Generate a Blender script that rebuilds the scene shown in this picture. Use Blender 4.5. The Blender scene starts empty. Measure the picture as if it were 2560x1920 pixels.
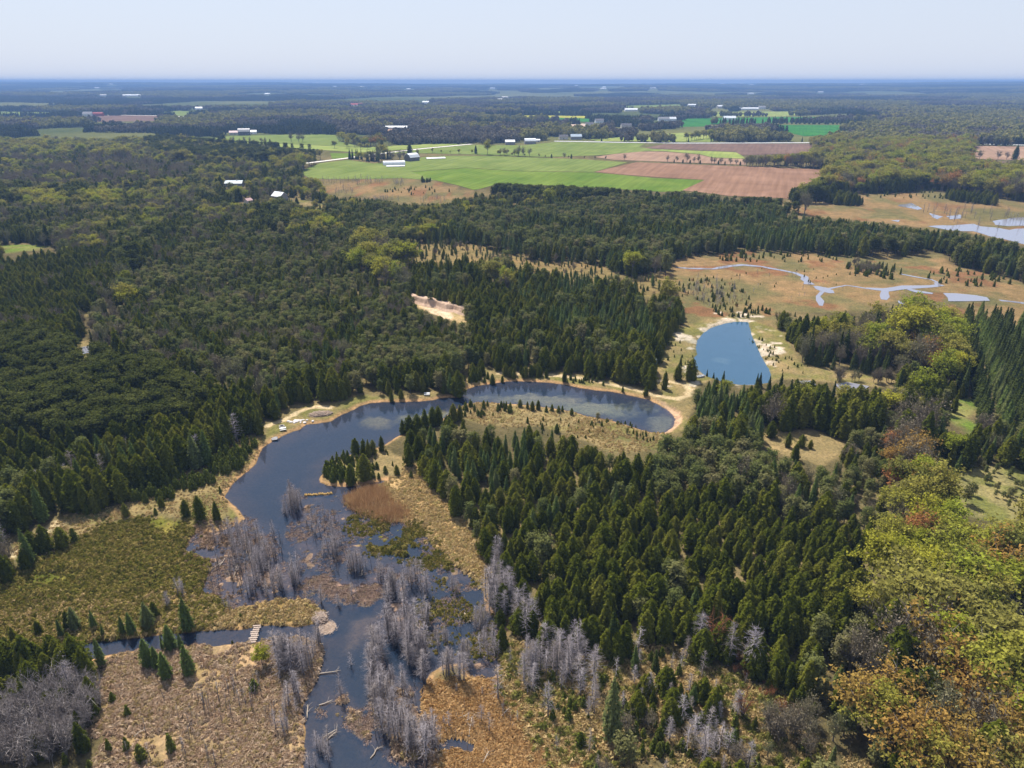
import bpy, bmesh, math, random
import numpy as np
from mathutils import Vector, Matrix

# ------------------------------------------------------------------ camera, sky, sun, exposure
SC = bpy.context.scene
COL = SC.collection
CAM_H = 100.0
cam_d = bpy.data.cameras.new('camera')
cam_d.sensor_width = 36.0
cam_d.lens = 24.96
cam_d.clip_start = 1.0
cam_d.clip_end = 60000.0
cam = bpy.data.objects.new('camera', cam_d)
cam.location = (0, 0, CAM_H)
cam.rotation_euler = (math.radians(90 - 23.1), 0, 0)
COL.objects.link(cam)
SC.camera = cam

SUN_ELEV, SUN_AZ = math.radians(57), math.radians(-27)      # azimuth clockwise from +Y
world = bpy.data.worlds.new('World')
SC.world = world
world.use_nodes = True
wn = world.node_tree
wn.nodes.clear()
sky = wn.nodes.new('ShaderNodeTexSky')
sky.sky_type = 'NISHITA'
sky.sun_disc = False
sky.sun_elevation = SUN_ELEV
sky.sun_rotation = SUN_AZ
sky.altitude = 300
sky.air_density = 1.0
sky.dust_density = 1.0
sky.ozone_density = 2.5
bg = wn.nodes.new('ShaderNodeBackground')
bg.inputs['Strength'].default_value = 0.10
wo = wn.nodes.new('ShaderNodeOutputWorld')
# a thin even veil of high cloud lies over the blue
veil = wn.nodes.new('ShaderNodeMix')
veil.data_type = 'RGBA'
veil.inputs[0].default_value = .72
veil.inputs[7].default_value = (4.6, 5.0, 5.95, 1)
tc = wn.nodes.new('ShaderNodeTexCoord')
sep = wn.nodes.new('ShaderNodeSeparateXYZ')
wrange = wn.nodes.new('ShaderNodeMapRange')                  # the veil is thickest low over the horizon
wrange.inputs['From Min'].default_value = .0
wrange.inputs['From Max'].default_value = .55
wrange.inputs['To Min'].default_value = .90
wrange.inputs['To Max'].default_value = .50
wn.links.new(tc.outputs['Generated'], sep.inputs[0])
wn.links.new(sep.outputs['Z'], wrange.inputs['Value'])
wn.links.new(wrange.outputs[0], veil.inputs[0])
wn.links.new(sky.outputs[0], veil.inputs[6])
wn.links.new(veil.outputs[2], bg.inputs[0])
wn.links.new(bg.outputs[0], wo.inputs[0])

sun_d = bpy.data.lights.new('sun', 'SUN')
sun_d.energy = 4.9
sun_d.angle = math.radians(0.55)
sun_d.color = (1.0, 0.955, 0.88)
sun = bpy.data.objects.new('sun', sun_d)
to_sun = Vector((math.sin(SUN_AZ) * math.cos(SUN_ELEV), math.cos(SUN_AZ) * math.cos(SUN_ELEV), math.sin(SUN_ELEV)))
sun.rotation_euler = (-to_sun).to_track_quat('-Z', 'Y').to_euler()
sun.location = (0, 0, 150)
COL.objects.link(sun)

vs = SC.view_settings
vs.view_transform = 'Standard'
vs.look = 'None'
vs.gamma = 1.0
vs.exposure = 0.62
vs.use_curve_mapping = False
cy = SC.cycles
cy.use_denoising = True
cy.max_bounces = 5
cy.diffuse_bounces = 2
cy.glossy_bounces = 2
cy.transmission_bounces = 3
cy.transparent_max_bounces = 8
cy.volume_bounces = 0
cy.caustics_reflective = False
cy.caustics_refractive = False

# ------------------------------------------------------------------ outlines of the place, in metres
LAY_POLY = {
  'wet': [(-66.2,149),(-68.6,152),(-72.6,156.2),(-75,159),(-75.8,162.9),(-75,168),(-72.9,175.6),(-73.6,181.9),(-74.1,185.8),(-72.2,191.2),(-69.4,195.6),(-66.2,198.5),(-65.3,201.8),(-62.2,202.5),(-58,203.8),(-55.8,208.7),(-53.3,211.6),(-51,215.6),(-47.4,218.2),(-42.2,219),(-35.8,219),(-31,219.4),(-26.4,220.5),(-24.6,222.3),(-20.4,222.5),(-18.5,222.9),(-18.6,224.8),(-16.6,229),(-13.3,232.3),(-10.5,233.3),(-4.7,236),(0,237.2),(5.9,236.8),(12.9,236),(18.7,233.8),(24.2,230.9),(29.8,228.7),(34.8,227.6),(40.6,224.5),(43.7,222.8),(46.7,221.1),(49.3,217.1),(52,211.3),(52.7,205.8),(50.5,199.4),(47,195.5),(44.2,195.5),(40.6,197.7),(36.9,200.5),(32.2,203.8),(28.8,205.6),(24.8,207),(20.3,210.9),(16.2,212.6),(11.9,214.2),(6.6,215.8),(1.1,216.8),(-4.4,217.7),(-9.9,218.4),(-13.7,217.7),(-17.3,214.5),(-21.9,206.2),(-24.5,202.1),(-28.6,198.8),(-32.7,196.2),(-35.6,192.5),(-37.8,188.2),(-40.8,184.7),(-44.6,183),(-46.3,182.1),(-48.3,181),(-50.1,179.3),(-52,178.2),(-52.9,175.8),(-52,173.1),(-52.3,171.1),(-52.4,168.5),(-51.8,166.6),(-49.7,165.1),(-47,164.5),(-44.5,164.5),(-41.5,164.9),(-38.7,166.1),(-36.3,166.8),(-34.4,167.8),(-35,165.3),(-38.3,163.7),(-39.2,161.8),(-40.3,160.8),(-42.7,159.5),(-42.9,157.1),(-40.3,154.1),(-37.8,151.3),(-33.5,148.5),(-29.7,147.9),(-25.6,147.9),(-22.3,146.3),(-20.3,142.6),(-18.3,138),(-16,135.1),(-13.1,131.4),(-9.8,127.8),(-6.8,124.4),(-5.9,120.7),(-5.9,119.7),(-5.5,116.6),(-3.4,113.7),(-2.2,110.3),(-2.5,105),(-2.1,101),(-3.1,98.1),(-5.2,97.7),(-7.8,98.6),(-9.1,101.5),(-12.4,101),(-15.1,99.1),(-15.2,96.3),(-15.6,93.6),(-15.1,89.4),(-13.8,87.3),(-11.9,84.6),(-9.1,85.8),(-5.4,84.2),(-6.3,82),(-10.5,82.7),(-11.9,80.9),(-12.9,78.1),(-12.8,75.1),(-31.5,75.1),(-33.4,79.5),(-34,83.1),(-34.5,86.2),(-36.6,90.2),(-36.5,93.6),(-35.9,96.7),(-35.8,100.5),(-36.6,105.5),(-38.2,107.1),(-39.7,107.7),(-46.6,107.9),(-49.1,107.1),(-53.8,106.3),(-57.4,105.8),(-60.4,105.8),(-61.8,105.5),(-67.4,104.4),(-74.1,104.2),(-76,103.5),(-78.4,102.5),(-81.2,102.1),(-88.4,101.7),(-94.6,100),(-98.8,98.1),(-100,99.8),(-95.8,101.7),(-89.2,104),(-86.6,105),(-84.5,106),(-81.4,107.3),(-78.1,107.6),(-74.9,108.1),(-71.3,108.7),(-67,109.5),(-62.1,109.8),(-58.4,110.3),(-52.6,110.6),(-50.5,111.4),(-47.4,111.7),(-42.9,111.1),(-39.9,111.7),(-38.7,113.1),(-38.3,114.8),(-40.5,117.2),(-42.5,118.4),(-45.9,118.9),(-49.4,119.5),(-53,117.8),(-57.7,116),(-61.9,119.7),(-66.4,121.5),(-67,126.1),(-66.9,130.2),(-72.2,134.6),(-76,136.1),(-76.5,140.7),(-76,143.9),(-71.8,143.1),(-68,145.6)],
  'round': [(106.7,305.8),(101.2,306.3),(95.1,303.4),(87.7,297.6),(82.1,289.7),(77.5,281.2),(74.6,271.1),(73.7,264.4),(70,258),(69.5,250.2),(71.5,241.9),(76.1,236.4),(81.2,233.4),(86.6,233.4),(93.3,235.6),(96.5,245.2),(97.4,252.7),(98.7,261.7),(100.4,273.1),(102.2,285.4)],
  'shallow': [(-60,160.8),(-56,162),(-45.8,158.3),(-41.8,155.3),(-33.6,149),(-25.6,147.9),(-20.3,142.6),(-16,135.1),(-6.8,124.4),(-5.8,119.1),(-2.2,110.3),(-2,100.5),(-7.8,98.1),(-15.1,99.1),(-18.4,102),(-20.5,104),(-24,109.2),(-26.5,114.8),(-27.1,120.9),(-33.8,119),(-38.8,124.8),(-46.7,131.7),(-53.8,142.3),(-58.9,158)],
  'shallow_left': [(-66.2,149),(-58.1,148.1),(-55.4,139.1),(-49.1,130.2),(-45.2,122.2),(-40.7,117.8),(-42.3,117.8),(-49.3,119),(-57.5,115.4),(-66.6,120.9),(-77.3,136.1),(-77.6,145.6)],
  'isle': [(-26.3,107.1),(-23.3,100.5),(-21.1,98.1),(-16.7,94.5),(-15.4,89.4),(-13.8,87),(-11.8,83.1),(-11.8,79.5),(-16.1,79.5),(-20.1,80.9),(-22.5,85.4),(-24.7,90.2),(-26.5,98.1),(-27.6,104)],
  'shoal_a': [(-32.7,113.7),(-29.3,114.8),(-26.4,114.3),(-26.5,110.3),(-29,107.1),(-30.6,104),(-32.4,105),(-32.1,109.2)],
  'shoal_b': [(-32.5,94.5),(-30.4,95.8),(-26.8,92.3),(-24.4,88.6),(-22,84.6),(-23.7,83.1),(-26.9,86.2),(-30.3,87.7),(-32.3,90.6)],
  'shoal_c': [(-46.4,128.8),(-41,126.8),(-35,124.8),(-28.5,122.2),(-27.5,121.2),(-28.4,119),(-30.2,117.5),(-34.6,118.7),(-39.2,120.9),(-44.5,123.5)],
  'shoal_d': [(-54,143.1),(-50.2,144.7),(-44.7,136.1),(-41.2,127.5),(-45.9,128.8),(-50.6,136.1)],
  'tuss': [(-39.7,147.9),(-38,152.4),(-29.6,147.6),(-25.6,147.9),(-22.3,146.3),(-20.3,142.6),(-16,135.1),(-12.1,130),(-15.1,125.7),(-21.4,131.4),(-28.8,133.2),(-34.4,136.6),(-38.3,141.6)],
  'tuss2': [(-19.8,119.7),(-11.9,126.1),(-6.2,123.5),(-5.8,117.2),(-3,110.3),(-2.5,103),(-8.4,102.5),(-14.6,105.5),(-17.5,110.9)],
  'marsh_olive': [(-109.7,116.6),(-108.5,120.9),(-108.5,127.5),(-103.5,133.8),(-102.8,140.7),(-97.3,146.4),(-87.8,149),(-78.9,146.4),(-76.5,140.7),(-76,136.1),(-72.2,134.6),(-66.9,130.2),(-67,126.1),(-66.4,121.5),(-61.9,119.7),(-57.1,115.4),(-62.3,110.3),(-67,109.5),(-78.3,107.9),(-89.4,104),(-98.6,100.5)],
  'marsh_tan_top': [(-107.7,113.7),(-104.5,114.8),(-98.2,117.8),(-90.3,118.4),(-77.7,117.8),(-71.3,122.2),(-66.4,121.5),(-57.7,116),(-49.4,119.5),(-40.5,117.2),(-38.3,114.8),(-39.9,111.7),(-50.5,111.4),(-62.1,109.8),(-78.3,107.9),(-89.4,104),(-98.6,100.5)],
  'marsh_pink': [(-74.4,99.1),(-74.7,104),(-62.1,106),(-49.5,107.3),(-38.2,108.1),(-35.9,105),(-35.5,97.2),(-36.9,89.4),(-33.9,83.5),(-31.7,75.1),(-63,75.1),(-66.2,83.5),(-74.1,95.8)],
  'bog': [(-15.6,93.6),(-15.3,97.2),(-9.8,95.4),(-4.5,96.7),(0.8,93.6),(4.2,89.4),(6.7,85.4),(12.1,80.2),(11.6,75.1),(-12.8,75.1)],
  'reed': [(-42.9,157.1),(-43,160.8),(-35.6,164.6),(-31.1,168.6),(-26.1,175.5),(-23.1,164.6),(-19.3,157.7),(-15.5,151.3),(-11.3,144.7),(-7.9,136.6),(-4.5,130.9),(-2.7,126.5),(-5.9,121.1),(-13.1,131.4),(-18.3,138),(-22.3,146.3),(-29.7,147.9),(-37.8,151.3)],
  'reed_rust': [(-42.9,157.1),(-43,160.8),(-36.2,163.9),(-33.3,160.8),(-31.7,157.1),(-27.8,152.4),(-25.3,148.2),(-29.7,147.9),(-37.8,151.3)],
  'point': [(-52.9,175.8),(-52.4,168.5),(-51.8,166.6),(-47,164.5),(-41.5,164.9),(-34.4,167.8),(-30,169.5),(-25.7,174.7),(-38.5,185.8),(-46.3,182.1)],
  'isle_meadow': [(-20.2,210.1),(-16.4,216.4),(-9.9,218.4),(-4.4,217.7),(6.6,215.8),(16.2,212.6),(24.8,207),(36.9,200.5),(44.2,195.5),(46.6,194.9),(43.3,185.5),(38,182.5),(29.4,182.5),(24.2,186.5),(16,194.9),(10.2,199.4),(1,199.4),(-9.2,200.5),(-14.6,205.2)],
  'end_mud': [(48.9,221.1),(52.7,215.1),(54.9,208.8),(53.3,201.7),(49.3,196),(46.6,194.9),(44.2,195.5),(50,199.4),(52.5,206.4),(51.1,212.6)],
  'shore_left': [(-113.8,131.7),(-115.8,136.1),(-112.2,140.7),(-110.9,149),(-101.9,153.4),(-99.3,156.2),(-94.6,161.4),(-91.2,168),(-85.2,173.4),(-83.5,183.7),(-80.1,192.5),(-71.5,186.2),(-73.6,181.9),(-75,168),(-75.1,159),(-68.2,151.6),(-66.2,149),(-77,146.4),(-88,149.4),(-97.3,146.4),(-103.5,133.8)],
  'shore_nw': [(-75,183.5),(-76,188.2),(-75.2,193.7),(-75.3,201.5),(-73.3,204.9),(-69.7,209),(-68,215.6),(-62,214.1),(-58,218.6),(-52.4,222.5),(-46.9,218.6),(-50.9,214.9),(-55.7,208.3),(-58,203.8),(-62.2,202.5),(-65.3,201.8),(-69.4,195.6),(-72.2,191.2),(-74.1,185.8)],
  'shore_n': [(-51,215.6),(-51.6,223.3),(-42.8,222.9),(-36.4,223.3),(-27,226.5),(-23.3,222.5),(-31,219),(-42.1,218.6)],
  'shore_ne': [(-18.6,224.8),(-21.6,227.3),(-17.6,236),(-16.8,247.8),(-11,248.6),(-7.3,245.4),(-0.6,239.8),(7.1,239.1),(15,241.9),(26.2,239.4),(34.1,235.7),(41.6,231.3),(51,225.9),(56.1,231.6),(62.9,236),(54.1,197.1),(50.6,194.9),(52.9,205.8),(52,211.3),(46.7,221.1),(34.8,227.6),(18.7,233.8),(0,237.2),(-13.3,232.3)],
  'round_rim': [(54.8,251),(61.4,265.4),(69.2,289.7),(78,303.4),(90,315.7),(103.1,320.9),(115.5,313.2),(116.5,289.7),(112.6,271.1),(110.5,252.7),(116.7,247.6),(127,242.7),(140.8,239.5),(137.3,228.9),(122.2,231.8),(106.2,236.4),(98.3,238),(93,234.9),(96.5,245.2),(102.2,285.4),(106.7,305.8),(95.1,303.4),(77.5,281.2),(73.7,264.4),(68.6,256.2),(65.9,236.4),(73.9,239.5),(64.1,228.9),(56.5,228.9),(51.5,233.4)],
  'loop_meadow': [(51.5,233.4),(57.9,235.6),(63.4,233.4),(73.9,241.9),(73.5,238),(64.8,231.8),(61.3,221.8),(61.4,215),(57.1,206.1),(55,199),(49.3,194.4),(44.1,193.9)],
  'meadow_c': [(98.2,426),(146.4,448.3),(167.5,443.7),(196.5,439.1),(212.8,430.3),(253,434.7),(270.1,443.7),(258.2,413.6),(263.3,398),(276.8,363.3),(221.1,281.6),(219.2,287.8),(214,303.4),(208.1,305.7),(204,317.9),(207.1,345),(181.2,333.7),(168.4,323),(147,317.9),(125.1,320.4),(91.2,308.1),(82.4,317.9),(84.5,345),(87.8,376.5)],
  'brush_c': [(86,394.2),(97.4,383.4),(104,357),(119.5,339.2),(125.1,320.4),(116.1,294.3),(109,305.7),(96.1,317.9),(78,298.8),(76.3,345)],
  'far_marsh': [(227.7,614.2),(248,635.8),(278.5,640.3),(305.3,683.6),(347,694),(406.3,717.9),(430.8,704.7),(462.6,635.8),(338,453),(338.6,467.8),(332.2,494.3),(323,517.7),(302.7,523.8),(288.3,543.1),(260.1,563.8),(240.2,578.4),(227.5,609.9)],
  'far_clear': [(-190.2,763),(-160.4,802.7),(-122.2,809.6),(-79.3,775.8),(-36.7,715.6),(-33.2,673.5),(-52.8,673.5),(-57.2,635.8),(-98.5,644.9),(-132.8,673.5),(-165.3,683.6),(-194.3,738.6)],
  'sapling_meadow': [(132.4,175.6),(146.2,171.2),(129.8,147.3),(120.1,147.3),(111.9,149.8),(111.5,158),(114.5,165.9),(121.9,169)],
  'mid_meadow': [(77.7,200.1),(80.4,195.6),(85.5,195.6),(93.1,197.8),(97,192.2),(100.1,189),(97,182.8),(87.1,174.1),(83.9,177.8),(80.6,177.8),(76.1,182.8),(75.2,189)],
  'green_patch': [(139.7,206.1),(152.3,220.4),(157.9,220.4),(153.7,212.4),(146.1,206.1),(146.6,199),(140,192.2),(140.2,201.3)],
  'top_right_meadow': [(206.7,305.7),(231.3,296.5),(222.5,283.6),(215.6,294.3)],
  'gap_path': [(78.3,130.2),(83.3,136.1),(83,133.1),(77.8,126.1),(75.4,124.8)],
  'bog_c': [(-85.1,443.7),(-66.7,467.8),(-46.7,472.9),(-19.2,462.8),(11.8,421.8),(50,413.6),(64.7,383.4),(92.7,383.4),(81.9,333.7),(61.5,312.9),(58.9,345),(44.5,363.3),(10.6,376.5),(-16.3,387),(-44.2,394.2),(-65.6,401.8)],
  'sandpit': [(-49.9,339.2),(-39.2,329.6),(-32.8,328.2),(-22.9,320.4),(-20.9,317.9),(-19.4,300.6),(-23.2,302.2),(-27.9,306.2),(-37.1,316.6),(-44.9,325.1)],
  'sandpit_pale': [(-44.6,328.2),(-37.2,325.1),(-29.8,320.4),(-27,312.9),(-27.9,306.2),(-37.1,316.6)],
  'clear_1': [(-182.1,276.6),(-175.7,279.6),(-171.5,273.6),(-165.4,260.6),(-165,255.4),(-172.1,262.4)],
  'clear_2': [(-155.7,258),(-150.8,257.1),(-143.7,243),(-146.9,242.2)],
  'clear_3': [(-336.9,465.2),(-326.2,470.3),(-305.9,462.8),(-306.3,453),(-315,441.4),(-321.1,441.4)],
  'clear_4': [(-254.1,446),(-246,448.3),(-241.3,436.9),(-248.3,436.9)],
  'clear_5': [(-203,319.1),(-199.8,321.7),(-195.4,311.7),(-198.4,311.7)],
  'clear_6': [(-220.6,383.4),(-208.4,369.8),(-197.3,347.9),(-205.3,357)],
  'clear_7': [(-63.8,354.5),(-60.7,354.5),(-60.5,345)],
  'clear_8': [(-206.3,673.5),(-183.1,654.2),(-152.3,622.7),(-138.1,601.9),(-158.7,614.2),(-184.2,631.4)],
  'yard_n': [(273.8,472.9),(281,465.2),(275.6,455.4),(266.3,457.9)],
  'clear_9': [(-41.1,654.2),(8.7,644.9),(8.6,631.4),(-31.9,644.9)],
}
LAY_FIELD = {
  'hay_field': ([(-254.3,878.1),(-253,974.4),(-225.4,1016.2),(-181.1,968.4),(-124.9,1054.5),(-89.4,1073.5),(-30.5,1073.5),(27.7,1049.8),(94.8,1027.1),(153.8,984.5),(96.8,874.9),(4,886.4),(-56.8,921.2),(-120.3,878.1),(-81.3,795.8),(-123.2,816.7),(-158.1,809.6),(-194,809.6),(-222.8,809.6)],'green'),
  'grain_field': ([(-119.5,874.9),(-56.6,917.6),(4,883.1),(96.3,870),(159.5,816.7),(209.7,799.9),(165.8,713.4),(146.1,710.1),(85.7,738.6),(37.1,756.8),(-13.7,769.4),(-34,727),(-38.8,724.7),(-55.6,756.8),(-80.1,793.1)],'bright'),
  'ploughed_field': ([(98.5,874.9),(165.5,984.5),(199.9,972.4),(257.5,947.1),(314.1,928.4),(390.2,894.9),(329.5,795.8),(303,763),(255.3,663.7),(239.2,673.5),(204.3,683.6),(168.5,721.3),(211,801.3),(170.1,821.1),(137.1,843.3)],'brown'),
  'upper_ploughed_field': ([(116.6,1054.5),(183.4,1142.7),(232.4,1137.3),(275.7,1090.6),(281.8,1040.6),(323.4,1027.1),(301,952.8),(223.9,984.5),(141.5,1016.2)],'pinkbrown'),
  'dark_ploughed_field': ([(210.6,1199.9),(260.4,1279.5),(386,1289.8),(523.6,1289.8),(448.1,1116.1),(334.2,1078.3),(341,1134.6),(241.8,1185.1)],'darkbrown'),
  'strip_field': ([(240,1176.4),(339.5,1129.3),(332.7,1073.5),(324.8,1031.6),(283.6,1047.5),(277.6,1098.2),(234.5,1148.2),(185.1,1153.7),(201.3,1190.9)],'lightgreen'),
  'pasture': ([(-214,1110.9),(-144.2,1179.3),(-68.9,1266.1),(16.5,1252.9),(74.9,1321.5),(120.9,1321.5),(231,1293.2),(206.9,1215),(235.4,1170.6),(123,1078.3),(50.9,1054.5),(25.7,1061.5),(-30.9,1085.7),(-126.4,1110.9)],'green'),
  'left_pasture': ([(-548.2,1321.5),(-461.2,1286.3),(-354.3,1205.9),(-229.7,1124),(-166.4,1179.3),(-107.6,1246.5),(-68.6,1279.5),(-125.9,1296.7),(-247.7,1215),(-375.2,1279.5),(-549.9,1370.1)],'lightgreen'),
  'left_strip': ([(-272.7,1116.1),(-227.2,1110.9),(-193.6,1110.9),(-230.3,1042.9),(-250.5,1031.6)],'bright'),
  'farm_pasture': ([(-557.5,1389.7),(-558.3,1474),(-443.4,1519.9),(-357.8,1519.9),(-313.2,1351),(-242.9,1215),(-377.2,1286.3)],'green'),
  'dark_crop': ([(-170.2,2333.7),(229.8,2180),(211.5,2003.6),(9.1,2088.2),(-103.9,2199.3),(-165.6,2269.7)],'deep'),
  'yellow_strip': ([(-157.4,2448.5),(241.7,2344.7),(234.1,2199.3),(-171.8,2355.8)],'yellow'),
  'far_green': ([(6.1,2790.7),(257.7,2671.4),(217.6,2412.9),(10.7,2472.8)],'green'),
  'roadside_field': ([(145,1389.7),(350.7,1568.8),(431.6,1568.8),(355.7,1328.8),(152.5,1347.2)],'lightgreen'),
  'deep_field_a': ([(287.9,1853.1),(445.4,2003.6),(528.8,1979.5),(466.1,1799),(311.8,1760.3)],'deep'),
  'deep_field_b': ([(498.6,2180),(800.2,2280.1),(1113.7,2280.1),(1030.1,2105.9),(641.4,1940.6),(522.7,1903.2),(403.2,1881.4)],'deep'),
  'deep_field_c': ([(615.4,1860.1),(885,1853.1),(713.3,1620.7),(623.9,1487.5),(573.7,1474),(590.1,1735.5)],'deep'),
  'yellow_field': ([(688.9,2671.4),(956.5,2700.3),(1569.4,3160.3),(1486.3,2990.7),(821.1,2312),(599.9,2301.3)],'lightgreen'),
  'east_ploughed': ([(767.6,1246.5),(868.1,1230.5),(710.3,999.1),(639.2,1027.1)],'pinkbrown'),
  'east_ploughed_low': ([(630.1,1011.8),(694.9,976.4),(657.2,921.2),(646.8,968.4)],'darkbrown'),
  'west_ploughed': ([(-1267.3,2229),(-1274,2378.3),(-1136.5,2389.7),(-1021.6,2280.1),(-962.2,2045),(-1098.4,2003.6)],'darkbrown'),
  'west_green': ([(-1897.4,2729.8),(-1514.3,2601.8),(-1359.6,2412.9),(-1431.2,2301.3),(-1626.3,2333.7)],'green'),
  'west_green_b': ([(-1219.6,2510.1),(-1222.2,2790.7),(-1023.7,2601.8),(-1000,2333.7)],'green'),
  'barn_ploughed': ([(-623.6,1799),(-494.4,1766.7),(-458,1620.7),(-556.2,1620.7)],'darkbrown'),
  'barn_ploughed_b': ([(-393.6,1735.5),(-297.8,1723.3),(-149.1,1642.5),(-97.5,1610.1),(-144.4,1589.2),(-370.6,1631.5)],'pinkbrown'),
  'e_green_c': ([(421.1,3284.3),(790.4,3588.9),(724.1,3284.3),(471.7,3063.8)],'green'),
  'g_gr': ([(299.1,1766.7),(369.2,1832.5),(356.3,1766.7),(288.9,1705.3)],'green'),
}
LAY_ROAD = {
  'farm_road': ([(-298.8,917.6),(-267.7,976.4),(-229.8,1040.6),(-217.8,1068.6),(-194.1,1108.3),(-145.2,1188),(-69.6,1279.5)],9),
  'highway': ([(76.1,1343.5),(122.2,1336.1),(183.7,1317.9),(292.3,1300.2),(407.1,1303.7),(533.3,1310.8)],14),
  'highway_east': ([(794.1,1286.3),(883.4,1252.9)],14),
  'far_track': ([(-1292.3,2412.9),(-1126,2378.3),(-991.4,2301.3)],14),
  'west_track': ([(-451.6,878.1),(-416.2,881.4)],7),
}
LAY_TRAIL = {
  'sand_track': [(-4.8,242.5),(6.6,242.5),(15,241.4),(26,237.9),(33.7,233.1),(41.3,229.4),(47.4,225.2),(49.6,223.4),(52.6,221.1),(56.4,220.4),(60.4,222.9),(62.5,228.2),(61.2,233),(57.8,234.9),(52.1,236.4)],
  'landing_track': [(-76.5,199.5),(-75.3,201.3),(-72.8,204.2),(-70.8,207.5),(-68,211.9),(-65,213.6),(-60.2,213)],
  'shore_track': [(-114.8,131.1),(-114.1,133.5),(-113.4,135.9),(-112.8,140.1),(-111.5,142.3),(-110.8,146.8)],
}
LAY_CREEK = [([(94.9,405.6),(101.8,402.9),(115.6,401.8),(126.6,407.6),(135.2,410.8),(145.6,407.6),(152.5,399.9),(159.1,392.4),(161.2,383.4),(158,368.1)],[3,3,4,5,6,4,4,4,6,6]),([(160.2,364.9),(161.7,360.1),(163.2,355.4),(163,350.9)],[3,9,9,3]),([(163.6,358.5),(170.4,362.6),(176.9,365.9),(180.9,363.3),(185.2,359.5)],[3,2.5,2.5,2.5,3]),([(184.6,360.1),(188.8,358.2),(193.3,357),(200,358.5),(207.2,361.1),(216.9,363.3),(226.4,366.5),(226.5,371.4)],[4,6,9,8,9,5,6,3]),([(194.5,358.5),(190.3,350.9),(183.6,338.7)],[4,5,4]),([(205.9,358.5),(208.9,354.5),(214.1,350.3)],[4,7,3]),([(228.2,369.8),(228,377.5),(222.2,383.4),(217.4,389.8)],[3,2.5,2.5,2]),([(159.2,353.9),(153.6,345),(151.4,336.4),(148.3,328.2)],[3,4,4,3]),([(240.2,337.8),(244.1,336.4),(249.6,333.7),(254.7,330.9)],[3,4,4,4])]
LAY_POOL = [[(220.2,349.4),(226.5,350.3),(233.4,347.9),(236.8,341.5),(234.6,335.9),(224.1,336.4),(214.5,335)],[(188.7,335.9),(191.5,333.7),(190.2,329.6),(187,330.9)],[(333.7,626.8),(354.7,642.8),(347.2,609.9),(341,605.8)],[(341.9,589.9),(344.2,572.5),(332.3,560.3),(334.3,571)],[(293,555.4),(301.3,556.8),(296.6,549.9)],[(348.1,574.7),(362.8,582.2),(353,565.2),(342.5,560.3)],[(310.2,533.3),(329,536.6),(350,543.1),(349,533.3),(357.2,527),(360.8,517.7),(375.8,523.8),(378,511.7),(341.3,457.9),(337.9,477),(332.9,495.5),(331.2,511.7),(316.4,516.5)],[(369.9,553.3),(396.7,567.4),(418.4,571),(394.9,536.6),(370.9,533.3),(363.2,536.6)],[(103.8,234.9),(107.7,235.6),(107.7,231.8),(106,228.2),(103,229.6)],[(114.5,233.4),(120.5,233.4),(127.1,229.6),(118.3,223.2),(117.9,226),(113.9,228.9)],[(-174.8,270.8),(-171.8,272.7),(-167.3,264.2),(-170.2,264.2)],[(-212.7,368.1),(-208,368.1),(-205.1,361.7),(-208.5,361.7)],[(-221,404.1),(-217.2,404.1),(-215.9,401),(-219,401)]]
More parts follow.
